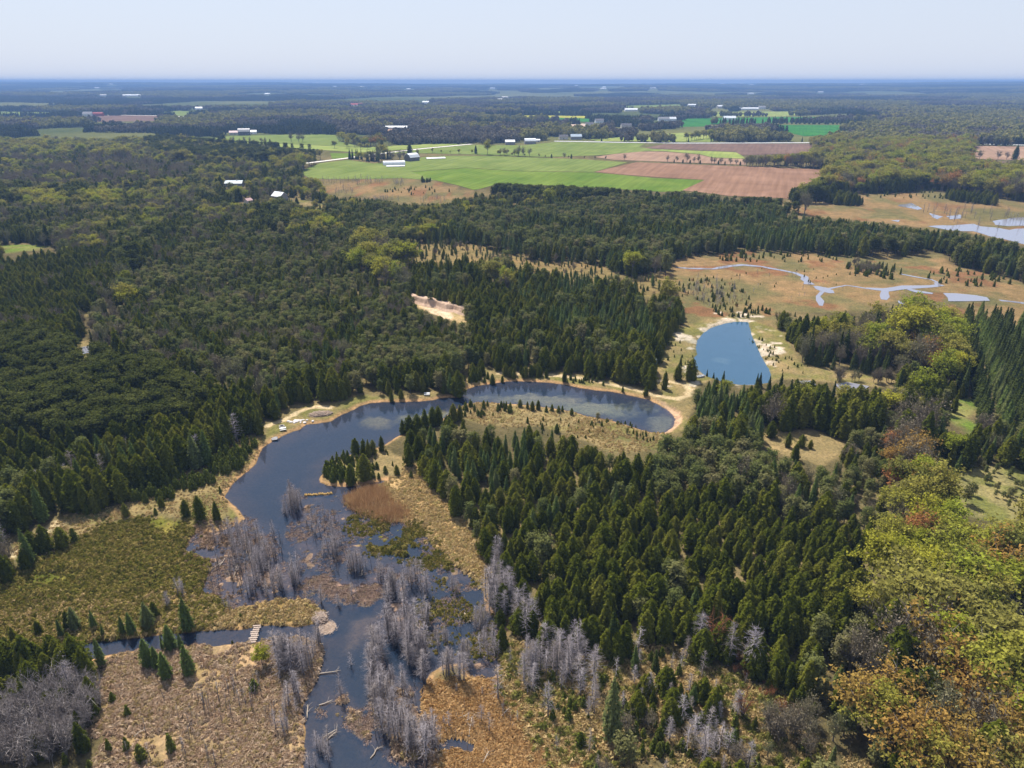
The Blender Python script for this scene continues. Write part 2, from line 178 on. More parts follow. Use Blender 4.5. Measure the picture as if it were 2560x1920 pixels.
LAY_ZONE = [('scrub',[(2.1,105),(9.3,99.1),(14.6,101),(19,101.5),(22.4,104.5),(30.6,103.7),(35.8,99.1),(40.5,96.8),(43.9,94.1),(48.7,92.3),(49.2,88.2),(49.9,83.1),(55.7,80.2),(59.4,75.1),(7.7,74.8),(6.1,79.5),(1.2,89.4),(-1.2,95.8),(-2.4,105.5)],{'snag':0.22,'sapling':0.5,'bare':0.16,'tamarack':0.05,'cedar':0.07},3,7,0.62),('bank_wood',[(-100.1,94.9),(-88,95.4),(-80.4,96.3),(-76.6,95.8),(-71.5,92.3),(-66.6,85.4),(-61,74.8),(-85.4,74.8)],{'bare_shrub':0.66,'snag':0.16,'cedar':0.12,'sapling':0.06},4,7,0.75),('hardwood',[(122,199.2),(128.8,199.2),(120.9,180.2),(108.9,159.9),(112.9,153.4),(115.2,147.3),(131.1,145.6),(82,75.1),(60.9,75.1),(59.5,81.6),(55.7,83.9),(57.4,89.4),(60.6,94.9),(68.1,95.8),(68.5,100.5),(64.9,104),(66.4,108.1),(72.6,116.6),(79.1,126.1),(86.1,139.1),(93.3,153.4),(102,165.9),(110.7,183.7)],{'maple':0.52,'ochre':0.23,'bare':0.19,'cedar':0.06},10,15,0.5),('tam_q',[(58.5,204.9),(64.7,221.8),(72.5,219),(77,209.9),(77.4,199),(73.3,184.8),(61.5,182.8),(53.9,192.2)],{'tamarack':0.75,'cedar':0.2,'pine':0.05},8,11,0.85),('tam_i',[(-17.2,183.7),(1.4,191.2),(9.7,188.7),(6.7,168),(-3.8,155.2),(-11.6,158),(-20.3,168)],{'tamarack':0.45,'cedar':0.4,'pine':0.15},6,10,0.85),('east_pine',[(43,187.9),(57,194.4),(73.2,182.8),(82.8,175),(116.8,193.3),(104.1,168.6),(86.6,143),(72.8,148.6),(57.4,152.3),(36.6,153.8)],{'pine':0.62,'cedar':0.2,'tamarack':0.1,'bare':0.08},6,9,0.95),('point_edge',[(-55.2,180.1),(-48.6,193.1),(-40.8,193.1),(-38,184.7),(-25.7,174.7),(-30,169.5),(-34.4,167.8),(-47,164.5),(-52.1,166.6)],{'sapling':0.9,'cedar':0.1},1.8,4,0.3),('cedar_clump',[(62.7,228.9),(70.9,239.5),(82.1,236.4),(96.6,234.9),(114,233.4),(132.6,228.9),(145.5,224.6),(139.8,211.1),(120.9,194.4),(109.1,191.1),(98.6,190.1),(92.6,196.7),(80,194.4),(77.2,208.6),(60.8,212.4)],{'cedar':0.76,'spruce':0.09,'maple':0.07,'bare':0.08},8,12,0.75),('tall_hardwood',[(192.3,333.7),(215.3,339.2),(208.6,317.9),(157.2,230.1),(147.3,228.7),(144.6,239.1),(161,273.6)],{'maple':0.72,'ochre':0.2,'bare':0.08},13,19,0.4),('mixed_wood_back',[(126,323),(148,320.4),(170.8,328.2),(148.7,287.8),(125.4,281.6),(117.2,281.6),(117.6,298.8)],{'bare':0.4,'cedar':0.3,'spruce':0.15,'sapling':0.15},4,8,0.5),('mixed_wood',[(117.9,283.6),(149.7,290),(170.8,328.2),(183.9,339.2),(192.3,333.7),(144.6,239.1),(132.2,240.6),(117.4,245.4),(109.6,252)],{'spruce':0.42,'bare':0.3,'maple':0.18,'cedar':0.1},8,13,0.65),('rows',[(195.7,298.8),(213.3,302.2),(225.3,287.8),(156.2,186.5),(151,189.6),(144.6,199.4),(151.7,217.7),(157.5,231.6)],{'spruce':1},10,14,1),('se_cedar',[(125.7,190.1),(140,192.2),(131.9,173.1),(115.9,166.9),(110.4,157.7),(107.8,159.3)],{'cedar':0.6,'spruce':0.3,'maple':0.1},7,10,0.8),('west_plantation',[(-215.8,267.9),(-184.1,264.2),(-155.5,247),(-132,236),(-109.6,217.7),(-97.7,201.7),(-98.2,190.6),(-115.6,181.5),(-132.8,178.6),(-156.5,182.5)],{'plantation':0.93,'tamarack':0.03,'cedar':0.04},10,12.5,1),('west_lower',[(-157.8,184.5),(-133.9,180.5),(-116.1,182.5),(-98.6,191.7),(-97.7,201.7),(-109.6,217.7),(-104,224.5),(-73.5,201.7),(-75.4,188.5),(-74.2,187.4),(-74.7,173.4),(-85.8,162.9),(-101.9,153.4),(-112.2,140.7),(-115.6,131.7),(-119.1,130.2)],{'cedar':0.84,'snag':0.06,'tamarack':0.05,'pine':0.05},8,11,0.9),('west_cedar',[(-317,413.6),(-252.9,443.7),(-199.9,345),(-199.9,312.9),(-179.8,273.6),(-184.1,264.2),(-214.5,266.1)],{'cedar':0.93,'tamarack':0.03,'bare':0.04},7,10,0.95),('west_creek',[(-206.4,320.4),(-202.7,357),(-149.3,255.4),(-115.6,239.1),(-87.1,224.5),(-104,224.5),(-132,236),(-155.5,247),(-174.7,262.4)],{'cedar':0.3,'spruce':0.25,'bare':0.25,'pine':0.2},6,11,0.55),('mid_bog',[(-85.1,443.7),(-66.7,467.8),(-46.7,472.9),(-19.2,462.8),(11.8,421.8),(50,413.6),(64.7,383.4),(92.7,383.4),(81.9,333.7),(61.5,312.9),(58.9,345),(44.5,363.3),(10.6,376.5),(-16.3,387),(-44.2,394.2),(-65.6,401.8)],{'tamarack':0.45,'sapling':0.3,'cedar':0.1,'bare':0.15},3,6,0.5),('mid_tamarack',[(-7,376.5),(10.6,376.5),(44.5,363.3),(58.9,345),(61.5,312.9),(58.7,273.6),(49.5,262.4),(21.4,273.6),(14.4,298.8),(0,339.2)],{'tamarack':0.5,'cedar':0.42,'pine':0.08},7,11,0.9),('mid_cedar',[(-68.8,387),(-44.2,394.2),(-16.3,387),(0,339.2),(14.4,298.8),(21.4,273.6),(49.5,262.4),(66.4,262.4),(58.7,227.3),(19,239.1),(-1.8,245.4),(-17.6,255.4),(-16.8,303.4),(-50.3,342.1)],{'cedar':0.82,'tamarack':0.1,'pine':0.08},7,10,0.95),('mid_pine',[(-200.2,357),(-226.5,457.9),(-160.4,483.4),(-98.6,457.9),(-82.5,376.5),(-62.9,357),(-17.9,303.4),(0.9,255.4),(-8.9,245.4),(-53.7,230.1),(-83.2,230.1),(-115.6,239.1),(-147.4,255.4)],{'pine':0.52,'cedar':0.34,'bare':0.08,'tamarack':0.06},6,9,0.95),('tam_front',[(173.6,556.8),(238.9,543.1),(249.4,511.7),(216.8,439.1),(145,443.7),(151.9,478.1)],{'tamarack':0.75,'cedar':0.1,'pine':0.15},9,12,0.9),('north_band',[(-52.1,472.9),(-23.5,578.4),(30.3,609.9),(147.6,635.6),(183.5,609.9),(233.6,530.1),(284.5,511.7),(325.4,483.4),(331.6,443.7),(276.8,363.3),(265.6,401.8),(270.1,443.7),(214.8,434.7),(145,443.7),(86,394.2),(65.2,387),(50,413.6),(11.8,421.8)],{'pine':0.42,'cedar':0.28,'tamarack':0.26,'spruce':0.04},8,12,0.9),('pine_strip',[(-36.7,715.6),(-13.7,769.4),(45.9,763),(118.6,738.6),(164.6,713.4),(168.1,721.3),(204.3,683.6),(239.2,673.5),(233.5,627),(231.8,556.9),(179.2,550),(122.3,578.6),(70.7,601.9),(17,627),(-34.2,663.7)],{'plantation':0.85,'pine':0.15},12,15,0.9),('north_mid',[(-199.9,644.7),(-175.6,663.5),(-119.4,683.4),(-45.4,726.7),(30.3,609.9),(-23.5,578.4),(-52.1,472.9),(-85.1,443.7),(-113.5,413.6),(-141.5,443.7)],{'pine':0.4,'cedar':0.35,'tamarack':0.17,'maple':0.08},7,11,0.9),('bright_maples',[(-452.1,663.7),(-429.7,673.5),(-377.2,618.4),(-364.5,593.9),(-398.1,593.9),(-431.5,627)],{'maple':1},10,13,0.6),('bright_maples',[(-375,627),(-388.1,663.7),(-386.1,694),(-347.3,644.9),(-327,601.9),(-355.1,593.9)],{'maple':1},10,13,0.6),('west_mixed',[(-442.3,593.8),(-336.5,609.9),(-226.5,609.9),(-160.4,483.4),(-226.5,457.9),(-252.9,443.7),(-317,413.6)],{'cedar':0.45,'pine':0.25,'bare':0.22,'maple':0.08},7,11,0.8),('west_pines_far',[(-626.1,1279.5),(-535.4,1296.7),(-400.2,1185.1),(-275.7,1129.3),(-247.6,1009.7),(-304,921.2),(-406.9,949),(-514.9,1054.5)],{'plantation':0.85,'maple':0.08,'bare':0.07},13,17,0.9),('west_far_grey',[(-702.6,968.4),(-587.1,1009.7),(-469.6,949),(-384.7,894.9),(-335.8,775.8),(-385.4,704.7),(-504.7,683.6)],{'bare':0.55,'cedar':0.25,'pine':0.12,'maple':0.08},8,13,0.6),('west_far',[(-1433.4,2020),(-933.3,2020),(-573.4,1430.6),(-626.1,1279.5),(-514.9,1054.5),(-575.3,988.6),(-702.6,968.4)],{'maple':0.5,'bare':0.3,'pine':0.2},11,16,0.5),('house_wood',[(-469.6,949),(-301.2,912.2),(-206,802.7),(-197.8,775.8),(-218.4,727),(-143.9,610.1),(-208.1,556.9),(-309.2,556.9),(-385.4,704.7),(-335.8,775.8)],{'cedar':0.4,'pine':0.25,'maple':0.2,'bare':0.15},7,12,0.7),('north_hardwood',[(-286.3,1215),(-207.8,1221.2),(-122,1303.7),(-70.5,1296.7),(16.8,1279.5),(21.2,1389.7),(-98.1,1620.7),(-368.2,1620.7)],{'bare':0.7,'ochre':0.15,'maple':0.15},15,19,0.5),('east_hill',[(524.7,1314.3),(1074.9,2199.3),(1492.7,2990.7),(5023.6,7324.9),(913.2,1296.7),(797.5,1296.7),(616.2,988.6),(634.3,949),(651.1,912.2),(456.6,627),(411.2,727),(309.7,694),(248.9,654.2),(303,763),(390.2,894.9),(299.8,949),(334.2,1078.3),(443.1,1103.2)],{'maple':0.62,'bare':0.2,'ochre':0.08,'cedar':0.1},13,18,0.62)]
LAY_SINGLE = [('tamarack',-72.1,110.9,6.5),('cedar',-72,113.3,4.3),('tamarack',-64,109.9,8.3),('cedar',-87.7,110.4,4.3),('tamarack',-86.2,110.1,5.6),('tamarack',-82.5,110.1,4.9),('tamarack',-88,108.2,4.5),('cedar',-92.8,108.9,3.4),('cedar',-95.5,106,4.5),('tamarack',-76.1,108.7,4.7),('tamarack',-74.3,108.7,5.7),('tamarack',-79.6,108,3.4),('tamarack',-91.2,103.7,4.1),('tamarack',-75.8,100.4,6.6),('tamarack',-67.3,100.6,6.6),('tamarack',-65.4,100,5.5),('tamarack',-62.6,97.6,6.5),('tamarack',-59,98.6,7.2),('tamarack',-65.1,104.9,6.1),('tamarack',-63,104.6,4),('tamarack',-66.8,105.1,3.5),('cedar',-90.9,97.2,5),('cedar',-88,96.7,4.9),('cedar',-85.9,97.2,5.5),('cedar',-82.6,97.8,5.7),('cedar',-76.3,96.7,7.8),('cedar',-93.9,98.9,4.4),('tamarack',-82,101.1,3.9),('tamarack',-91.7,101.1,4.5),('cedar',-98.7,105.8,2.9),('sapling',-96.9,105.4,2.4),('sapling',-65.1,82.3,2.8),('sapling',-55.1,82.5,3.9),('sapling',-62.4,82.7,2.9),('sapling',-59.1,80.8,3.6),('sapling',-65.5,89.1,2.9),('sapling',-69.8,92.5,2.2),('sapling',-45.8,94.6,3),('sapling',-54.8,113.5,1.2),('sapling',-53.9,106.3,1.1),('sapling',-77,92,3),('cedar',-75.5,81,5.1),('sapling',-70.7,79.8,2.5),('tamarack',-85.1,89.1,4.5),('cedar',-80.9,149.4,4.9),('cedar',-76.9,148.1,6.8),('cedar',-72.6,147.7,5.4),('cedar',-95.9,149.4,4),('sapling',-105.6,150,3.1),('cedar',-104.2,151.2,6.6),('cedar',-104.3,136.8,5.5),('cedar',-108.9,133.8,6.5),('cedar',-107.1,135.3,7.1),('cedar',-107.6,128.8,5.3),('cedar',-109.3,124.8,6.8),('tamarack',-107.6,130.2,9.8),('sapling',-103.1,139.5,3.6),('sapling',-88.9,150.3,2),('cedar',-88.9,153.4,3.5),('sapling',-76.6,160.4,2.1),('maple',-46.2,100.5,4.3),('cedar',-45.3,181.8,5.4),('cedar',-42.8,180.7,5.5),('cedar',-41.2,179.6,5.8),('cedar',-40.2,181.3,4.9),('cedar',-33.6,195,5.1),('cedar',-31.3,194.3,6.3),('cedar',-28.9,193.7,7),('cedar',-26.8,196.2,7.4),('cedar',-24.8,199.5,6.8),('cedar',-23.2,200.8,6.5),('cedar',-38.1,183.5,5),('sapling',-50.7,176,2.6),('sapling',-39.1,173.9,1.5),('sapling',-37.7,173.1,2.3),('sapling',-37.9,168.5,2.4),('sapling',-36.3,168,1.9),('sapling',-40.8,167.8,1.6),('sapling',-44.1,165.1,2.6),('sapling',-46.2,165.8,2.4),('sapling',-50.2,168.5,3.3),('cedar',-31.7,170,3),('sapling',-34.9,170.6,2.4),('sapling',-39.3,168,1.5),('sapling',-27.6,168.5,2.4),('sapling',-22.7,273.6,2.1),('sapling',-16.5,258.8,2.7),('cedar',60.5,443.7,9.2),('cedar',46.9,279.6,8.5),('cedar',46,223.1,3.7),('cedar',-18.6,202.9,6.3),('cedar',-16.6,204,5.5),('sapling',-13.8,213.9,2.9),('sapling',-2.7,213.9,2.1),('cedar',2.7,213.9,2.8),('cedar',5.1,212.6,2.7),('cedar',6.7,211.3,3.5),('cedar',8.6,212,3.5),('sapling',11.2,210.1,2.3),('sapling',13.1,210.7,2.6),('sapling',15.2,209.5,2.6),('sapling',16.5,210.1,2.3),('cedar',19.3,207.6,2.6),('sapling',4.9,201.7,2.3),('sapling',9.9,203.4,1.7),('pine',27.2,202.9,3.1),('pine',35.2,193.9,2.2),('sapling',28.1,199.4,1.7),('sapling',13.8,194.9,3.1),('sapling',9.4,197.1,2.3),('cedar',-23.6,224.5,3.7),('cedar',-40.8,219.1,4.2),('cedar',-37.7,220.4,3.6),('sapling',32.4,231.6,1.9),('sapling',38.6,226.6,2.2),('cedar',-7,234.5,4.1),('cedar',-3.5,236,2.9),('cedar',18.8,235.3,4.7),('cedar',12.5,239.1,3.5),('cedar',9.5,239.1,3.5),('cedar',4.2,239.1,3.8),('cedar',0.6,238.3,4.2),('pine',116,155.2,6.5),('pine',117.1,162.4,2.4),('pine',120.3,159,3.6),('pine',125.4,152.9,2.7),('pine',127.7,160.9,3),('pine',129.3,158.5,2.7),('pine',127,164.9,2.5),('pine',134.2,162.9,2.4),('maple',58.6,83.9,12),('cedar',109.9,159,9.4),('ochre',91.6,113.7,12.7),('maple',88.8,120.9,8.2),('spruce',71.6,241.1,3),('spruce',73.6,239.5,2.6),('spruce',86.5,230.4,5.4),('spruce',87.4,230.4,5.6),('spruce',92,223.2,8.7),('spruce',89.7,227.4,5.7),('spruce',98.7,213.7,7.8),('spruce',105.6,213.7,9.6),('spruce',75.3,233.4,5.1),('cedar',78.7,192.2,5.6),('cedar',81.5,185.8,5),('cedar',80.6,177.8,5.4),('cedar',85.5,185.8,4.2),('cedar',87.8,184.8,3),('cedar',144.3,209.9,6.5),('maple',109.2,212.4,8.1),('ochre',126.5,194.4,7.9),('maple',117.9,182.8,6.3),('cedar',64.7,236.4,8.4),('cedar',59.9,236.4,6.5),('cedar',53.6,228.9,6.9),('spruce',64,251,4.1),('spruce',18.8,102.5,10.8),('cedar',9.5,108.1,6.4),('tamarack',16.4,84.3,14.1),('cedar',22.1,93.2,3.2),('cedar',24,88.6,2.2),('tamarack',22.5,98.6,6.6),('spruce',26.3,99.1,4.9),('snag',23.7,103,7.1),('snag',35,103.5,9.9),('snag',40,100.5,10.3),('snag',43.6,99.1,10.6),('snag',12,101.5,8.5),('snag',6.6,103,8),('snag',30.3,79.9,6.9),('snag',36.9,78.5,6.4),('snag',33.1,78.8,3.5),('snag',13.4,78.8,3.5),('snag',12.4,81.7,5.6),('snag',-2.4,92.8,8.1),('snag',6.1,88.6,8),('snag',13.8,90.2,6.3),('snag',0.9,88.6,2.2),('snag',-5.2,88.2,4),('snag',-3.8,86.2,4.4),('snag',7.2,82,4.4),('snag',30.6,98.6,6.1),('pine',17.7,79.5,6.9),('redbush',39,88.6,5.8),('redbush',38.4,103.5,9)]
LAY_CLUSTER = [('snag',-55.7,154.8,2.3,4.7,26,4,7),('snag',-46.3,146.4,4.4,4.2,16,2.5,5),('snag',-41.5,136.1,1.9,4.5,14,4,6.5),('snag',-34.4,130.2,2.3,2.1,12,4,6),('snag',-28.5,126.8,1.1,2,5,4,6),('snag',-24.6,119.7,2.1,3.4,16,5,8),('snag',-21.6,124.1,1.9,1.6,7,5,7),('snag',-18.5,120.9,1.3,1.2,4,5,7),('snag',-12.5,122.2,1.3,1.3,4,4,6),('snag',-21.5,108.7,2.9,3.5,20,5,8.5),('snag',-18.2,103.5,2.1,2.8,14,6,8.5),('snag',-25.3,101.5,1.6,3.6,14,6,9),('snag',-24.4,96.3,1.8,2.7,10,5,8),('snag',-21.4,92.7,3.2,3.7,26,4,7.5),('snag',-19.2,87.3,3,3.1,24,4,7.5),('snag',-16.2,82.4,2.2,2.6,12,4,7),('snag',-13.6,83.1,1.3,2.9,12,5,8),('snag',-17.5,112.5,1.2,2.2,8,4,7),('snag',-14.3,105.5,2.3,3,8,3,6),('snag',-8.8,103,2.2,2.5,8,4,7),('snag',-4.4,105,2.3,3.5,14,3,6),('snag',-15.5,98.1,0.9,1.4,4,6,8),('snag',-11.8,99.1,1.4,1.4,7,5,7),('snag',-9.5,96.7,0.9,0.9,4,6,7),('snag',-2.7,117.2,3.5,4.4,28,6,9),('snag',2.5,110.3,2,3.8,10,5,9),('snag',-6.2,112,2,2.2,14,3,6),('snag',5.3,100.5,2.9,4.2,11,5,8),('snag',9.5,98.1,2.2,2.7,7,5,8),('snag',12.1,103,1.9,3,5,5,8),('snag',3,95.8,1.4,2.6,8,4,7),('snag',-30.1,93.2,0.3,0.5,2,5,6),('snag',-30,101,0.3,0.4,1,4,5),('snag',-35.9,117.2,0.4,0.5,2,3,4),('snag',-39.7,117.8,0.3,0.5,2,4,5),('snag',-31.4,119.7,2.5,2.5,3,2,4),('snag',-11.1,90.2,10.2,4.8,10,2,4),('snag',-3.4,130.2,1.1,2.7,10,5,7),('snag',-59,133.1,5.4,8.8,42,4,7),('snag',-51.9,123.5,5.1,4.3,22,4,7),('snag',-65.3,140.7,5.2,3.3,24,3,6),('snag',-48,126.1,2.2,4.8,12,4,7),('snag',-71,116.6,1,1,3,4,5),('snag',-69.7,120.3,0.8,1,4,4,5),('snag',-58.5,116,1.2,1.3,3,3,4),('snag',-42.5,100.5,1.4,3.4,14,5,9),('snag',-39.1,100,2.9,2.9,26,5,8),('snag',-37.5,104,1.1,3.1,8,4,7),('snag',-38.1,91.5,1.4,3,12,3,6),('snag',-38.3,86.2,1.4,1.7,6,3,5),('snag',-30.9,81.6,1.9,2.9,10,3,5),('snag',-76.7,94,1.1,0.9,1,8,9),('snag',-80.2,95.8,2.2,2.1,4,5,7),('stake',-48.9,92.7,5.2,4.8,34,2.5,5),('stake',-55.4,89.4,6.7,6.4,12,2,4),('stake',-53.5,80.9,9.5,2.3,14,2,4.5),('stake',-41.5,88.2,2.6,3.4,8,2,3.5),('stake',-7.5,86.2,8.6,5.3,12,1.5,3.5),('stake',-59.4,131.7,7.6,10.8,60,2,5),('stake',-45.9,144.7,7.2,7.3,30,1.5,4),('stake',-36.1,130.2,5.3,5.5,22,2,4.5),('stake',-11.6,110.9,7.8,6.4,30,2,4.5),('stake',-20.5,91.5,4.2,7.4,26,2,5),('bare_shrub',-77.9,87.3,7.7,7.9,95,4,7),('bare_shrub',-77.7,81.6,6.4,3.3,40,4,6),('bare_shrub',-85.5,89.4,2.7,4.7,14,4,6),('cedar',-85.9,98.8,8.4,2.5,30,6,9),('snag',7.2,100.5,4.7,4.2,8,6,9),('snag',12,96.8,5.7,3.2,8,6,8),('snag',29.9,89.4,9.2,6.5,16,4,7),('snag',33.7,82,6.1,2.6,10,4,7),('snag',18.4,91.5,6.9,6.2,10,4,7),('sapling',27.7,86.6,10.5,5.8,50,1.5,3.5),('cedar',26.8,90.6,8.9,6.1,16,4,6.5),('bare',48.2,85.4,6.5,4,12,4,7),('sapling',8.8,92.3,5.2,4.9,16,1.5,3),('cedar',-77.9,86.2,6.6,7,9,3,6),('cedar',-86.1,92.3,3.8,3,10,4,7),('sapling',-78.1,92.3,3.1,2.4,10,2,4),('sapling',-80.5,175.6,5.1,6.4,70,2,3.8),('sapling',-86.6,164.9,6.9,3.5,46,2,3.6),('sapling',-93.5,158,5.6,2.5,40,2,3.8),('sapling',-78.3,183.7,2.9,6.3,36,1.8,3),('sapling',-45.4,173.7,6.9,4.3,26,1.2,2.4),('sapling',-48.1,169.5,2.8,2.5,30,1.8,3.6),('sapling',-47.5,177.4,3.7,2.3,18,1.5,3),('sapling',-9.6,210.1,9.6,4.9,30,1.2,3.2),('sapling',23.8,197.1,17.7,7.5,40,0.6,1.6),('sapling',39.5,191.7,4,3.2,12,1,1.8),('sapling',-13,237.5,4.7,4.4,14,1.5,3.2),('sapling',24.7,236,7,2.2,16,1.2,2.4),('cedar',-13.1,240.6,4.2,6.1,10,3.5,6),('cedar',5.4,240.6,7.8,1.8,16,3.5,5.5),('sapling',-48.8,170.1,3.3,4.3,14,2,3.6),('redbush',42.4,99.1,2.2,2.9,8,1.5,3),('redbush',47.6,91,2.4,3,7,1.5,3.5),('redbush',45.3,94.5,2.1,1.9,6,1.2,2.4),('redbush',68.9,80.2,1.9,1.3,6,1.5,3),('sapling',101.9,269.2,4.7,15.5,22,0.8,1.6),('sapling',104.8,252.7,7.6,10.6,18,0.8,1.8),('sapling',65.4,265.4,6.7,14.7,18,0.8,1.6),('bare',124.2,236.4,9.1,4.2,12,3,6),('bare',137.7,233.4,3.6,5,8,4,7),('pine',131,162.9,6.3,13.4,26,1.8,3.4),('sapling',204.9,394.2,15.6,15.8,60,2,4),('bare',202.8,401.8,8.4,12.3,26,3,5.5),('sapling',162.9,430.3,49.9,13.4,60,1.5,3.5),('sapling',105.9,320.4,15.4,10.3,40,1.2,3),('redbush',102.4,350.9,17.4,27.5,40,1,2.4),('snag',102.4,350.9,17.4,27.5,40,2,4.5),('sapling',102.4,350.9,17.4,27.5,50,1.2,3),('snag',99.2,345,12.3,17.3,24,3,6),('sapling',248,379.9,22.3,19.2,46,1.5,4),('sapling',146.8,383.4,44.9,21.3,26,0.8,2),('snag',364.5,556.8,37.9,52.8,46,5,9),('snag',139.8,363.3,25.7,31.3,14,2,4),('snag',-170.4,782.4,34.8,26.1,60,3,7),('snag',-119,654.2,17.7,14.1,40,3,6),('snag',-163.4,710.1,9.5,21.9,26,3,6),('snag',-70.5,654.2,11.8,18.5,18,3,6),('snag',-118.9,763,6.8,24.7,14,4,7),('cedar',-91.1,789,8.7,10.7,14,3,6),('sapling',-92.7,715.6,32,32.2,26,1.5,4),('cedar',294.7,644.7,14.5,19.4,60,7,10),('cedar',414.9,654.2,17.6,26.5,70,6,10),('sapling',378,694,54.4,28.5,70,1.5,4),('cedar',270.2,663.7,16.3,12.2,80,8,11)]
LAY_LINE = [('spruce',[(-225.5,1027.1),(-204.4,1022.7)],4,13,15),('spruce',[(-196.5,999.1),(-180,999.1)],4,13,16),('spruce',[(-184.9,1027.1),(-164.6,1027.1)],4,11,14),('maple',[(-127.8,1124),(-97.4,1113.5),(-67.9,1108.3),(-43.4,1103.2)],14,4,8),('maple',[(-35.8,1090.6),(-32.2,1090.6)],6,16,20),('cedar',[(-58.2,1108.3),(-50.7,1103.2)],6,10,13),('bare',[(-21.4,1090.6),(28,1061.5)],8,9,15),('maple',[(-23.6,1078.3),(27.9,1059.2)],10,4,9),('bare',[(30.1,1054.5),(159.8,1009.7)],16,4,9),('cedar',[(36.9,1049.8),(95.2,1031.6)],24,4,7),('bare',[(203.9,992.8),(228.3,984.5),(262,964.5),(302.8,945.2)],9,7,14),('cedar',[(206.6,984.5),(298.7,945.2)],14,4,6),('maple',[(298.7,945.2),(338,926.6)],12,10,16),('spruce',[(147,1351),(298.5,1328.8)],34,8,11),('spruce',[(278.7,1328.8),(531.7,1332.4)],26,6,10),('maple',[(-293.3,1199.9),(-269.8,1199.9),(-194.4,1170.6)],20,8,14),('bare',[(-506.2,1332.4),(-417,1279.5)],12,7,12),('bare',[(-393.1,1332.4),(-364.1,1321.5)],10,14,18),('cedar',[(-414.5,1262.8),(-395,1252.9)],12,10,14),('maple',[(-313.2,1351),(-263.7,1279.5)],10,14,18),('cedar',[(636.6,1925.5),(749.6,1895.9),(915.7,1867.2)],9,12,17),('cedar',[(516.8,1881.4),(620,1925.5)],9,14,18),('bare',[(643.7,1027.1),(678.7,1018.3),(684,1016.2)],14,9,14),('cedar',[(688.5,1016.2),(691.8,1016.2)],5,18,20),('maple',[(141.9,1358.6),(330.1,1474)],30,6,9),('maple',[(315.6,1351),(383.3,1430.6)],10,12,16),('spruce',[(-262.3,1735.5),(-151.1,1664.8),(-98.7,1631.5)],10,13,16),('spruce',[(-401.9,1773),(-300.2,1760.3)],10,13,16),('bare',[(1426.4,2535.7),(1422,2522.8)],20,10,12)]
LAY_OPEN = ['isle','shallow','shallow_left','marsh_tan_top','tuss','tuss2','wet','round','marsh_olive','marsh_pink','bog','reed','isle_meadow','shore_left','shore_nw','shore_n','shore_ne','round_rim','loop_meadow','meadow_c','far_marsh','far_clear','sapling_meadow','mid_meadow','green_patch','top_right_meadow','gap_path','sandpit','clear_1','clear_2','clear_3','clear_4','clear_5','clear_6','clear_7','clear_8','yard_n','clear_9']
LAY_SPOT = {'big_barn':(-135.8,1005.4),'quonset':(-152.1,952.8),'silage_a':(-146.6,930.3),'silage_b':(-106.4,1031.6),'poultry':(-258.8,1711.3),'barn_b':(30.9,1286.3),'shed_b':(-3.5,1272.8),'house_c':(118.5,1389.7),'yard_a':(168,1853.1),'house_d':(183.2,1785.9),'house_e':(225.6,1956),'house_f':(426.9,2729.8),'house_g':(411.1,2053.5),'house_h':(435.4,2053.5),'house_i':(262.5,1735.5),'grey_barn':(-534.8,1501.2),'red_shed':(-559.7,1519.9),'white_shed':(-532.3,1539.1),'cottage_a':(-285.3,751.9),'cottage_b':(-211.5,661.8),'cottage_c':(-233.4,641.2),'red_barn':(-1280,2344.7),'white_house_w':(-1304.2,2333.7),'long_w':(-2357.2,4822.4),'long_w2':(-2432.1,4822.4),'long_e':(890,2870.7),'long_e2':(969.7,2955.4),'farm_e':(599.3,2088.2),'red_n':(-646.7,3180.3),'white_n1':(-411.4,3640.8),'hut':(54.3,251.6),'bench_a':(-71,196.9),'bench_b':(-29.2,223.1),'firepit':(-72.1,199.3),'rocks':(-67.8,202.8),'brushpile':(-62,207.6),'lodge':(-38.8,113.4),'lodge_low':(-36.8,110.9),'dam_a':(-54.2,159.9),'dam_b':(-47.6,160.7),'bridge_a':(-50.2,107),'bridge_b':(-50.6,110.4),'skiff':(68.9,239.5),'tarp':(64.8,233),'dock':(-72,191.5),'white_box':(-304,452.1),'car_a':(89.7,1422.3),'house_j':(95.2,1389.7),'shed_j':(43.4,1328.8)}
LAY_SPECKS = [(-7601.4,13531.4),(-4465.3,8275.8),(-2570.5,4822.4),(-5341.6,10272.7),(-1736.2,5443.6),(-3422.9,13531.4),(-2147.2,9334.7),(-1173.4,2854.4),(-1786,9167.2),(-1015,7541.6),(-210,8275.8),(-63.2,4254.7),(-47.7,5013.2),(578.7,16077.6),(870.3,7324.9),(991.4,8275.8),(1383.6,7541.6),(859.7,10272.7),(3518.1,12852.5),(4362.7,14695.3),(4075.4,13531.4),(3939.5,12852.5),(3484.6,11170),(6630.8,20593.7),(9077,27163.5),(4981.6,14285.8),(1851,5954),(9431.9,25756.3),(2674.6,6655),(4972.2,10931.3),(10438,20593.7),(12035.3,23409.5),(10266.4,19799.6),(8285.5,15588.9),(9998.9,18381.6),(9688.1,18381.6),(15839,27199.5),(12458,27168),(759.7,3221.1),(827.7,3026.8)]
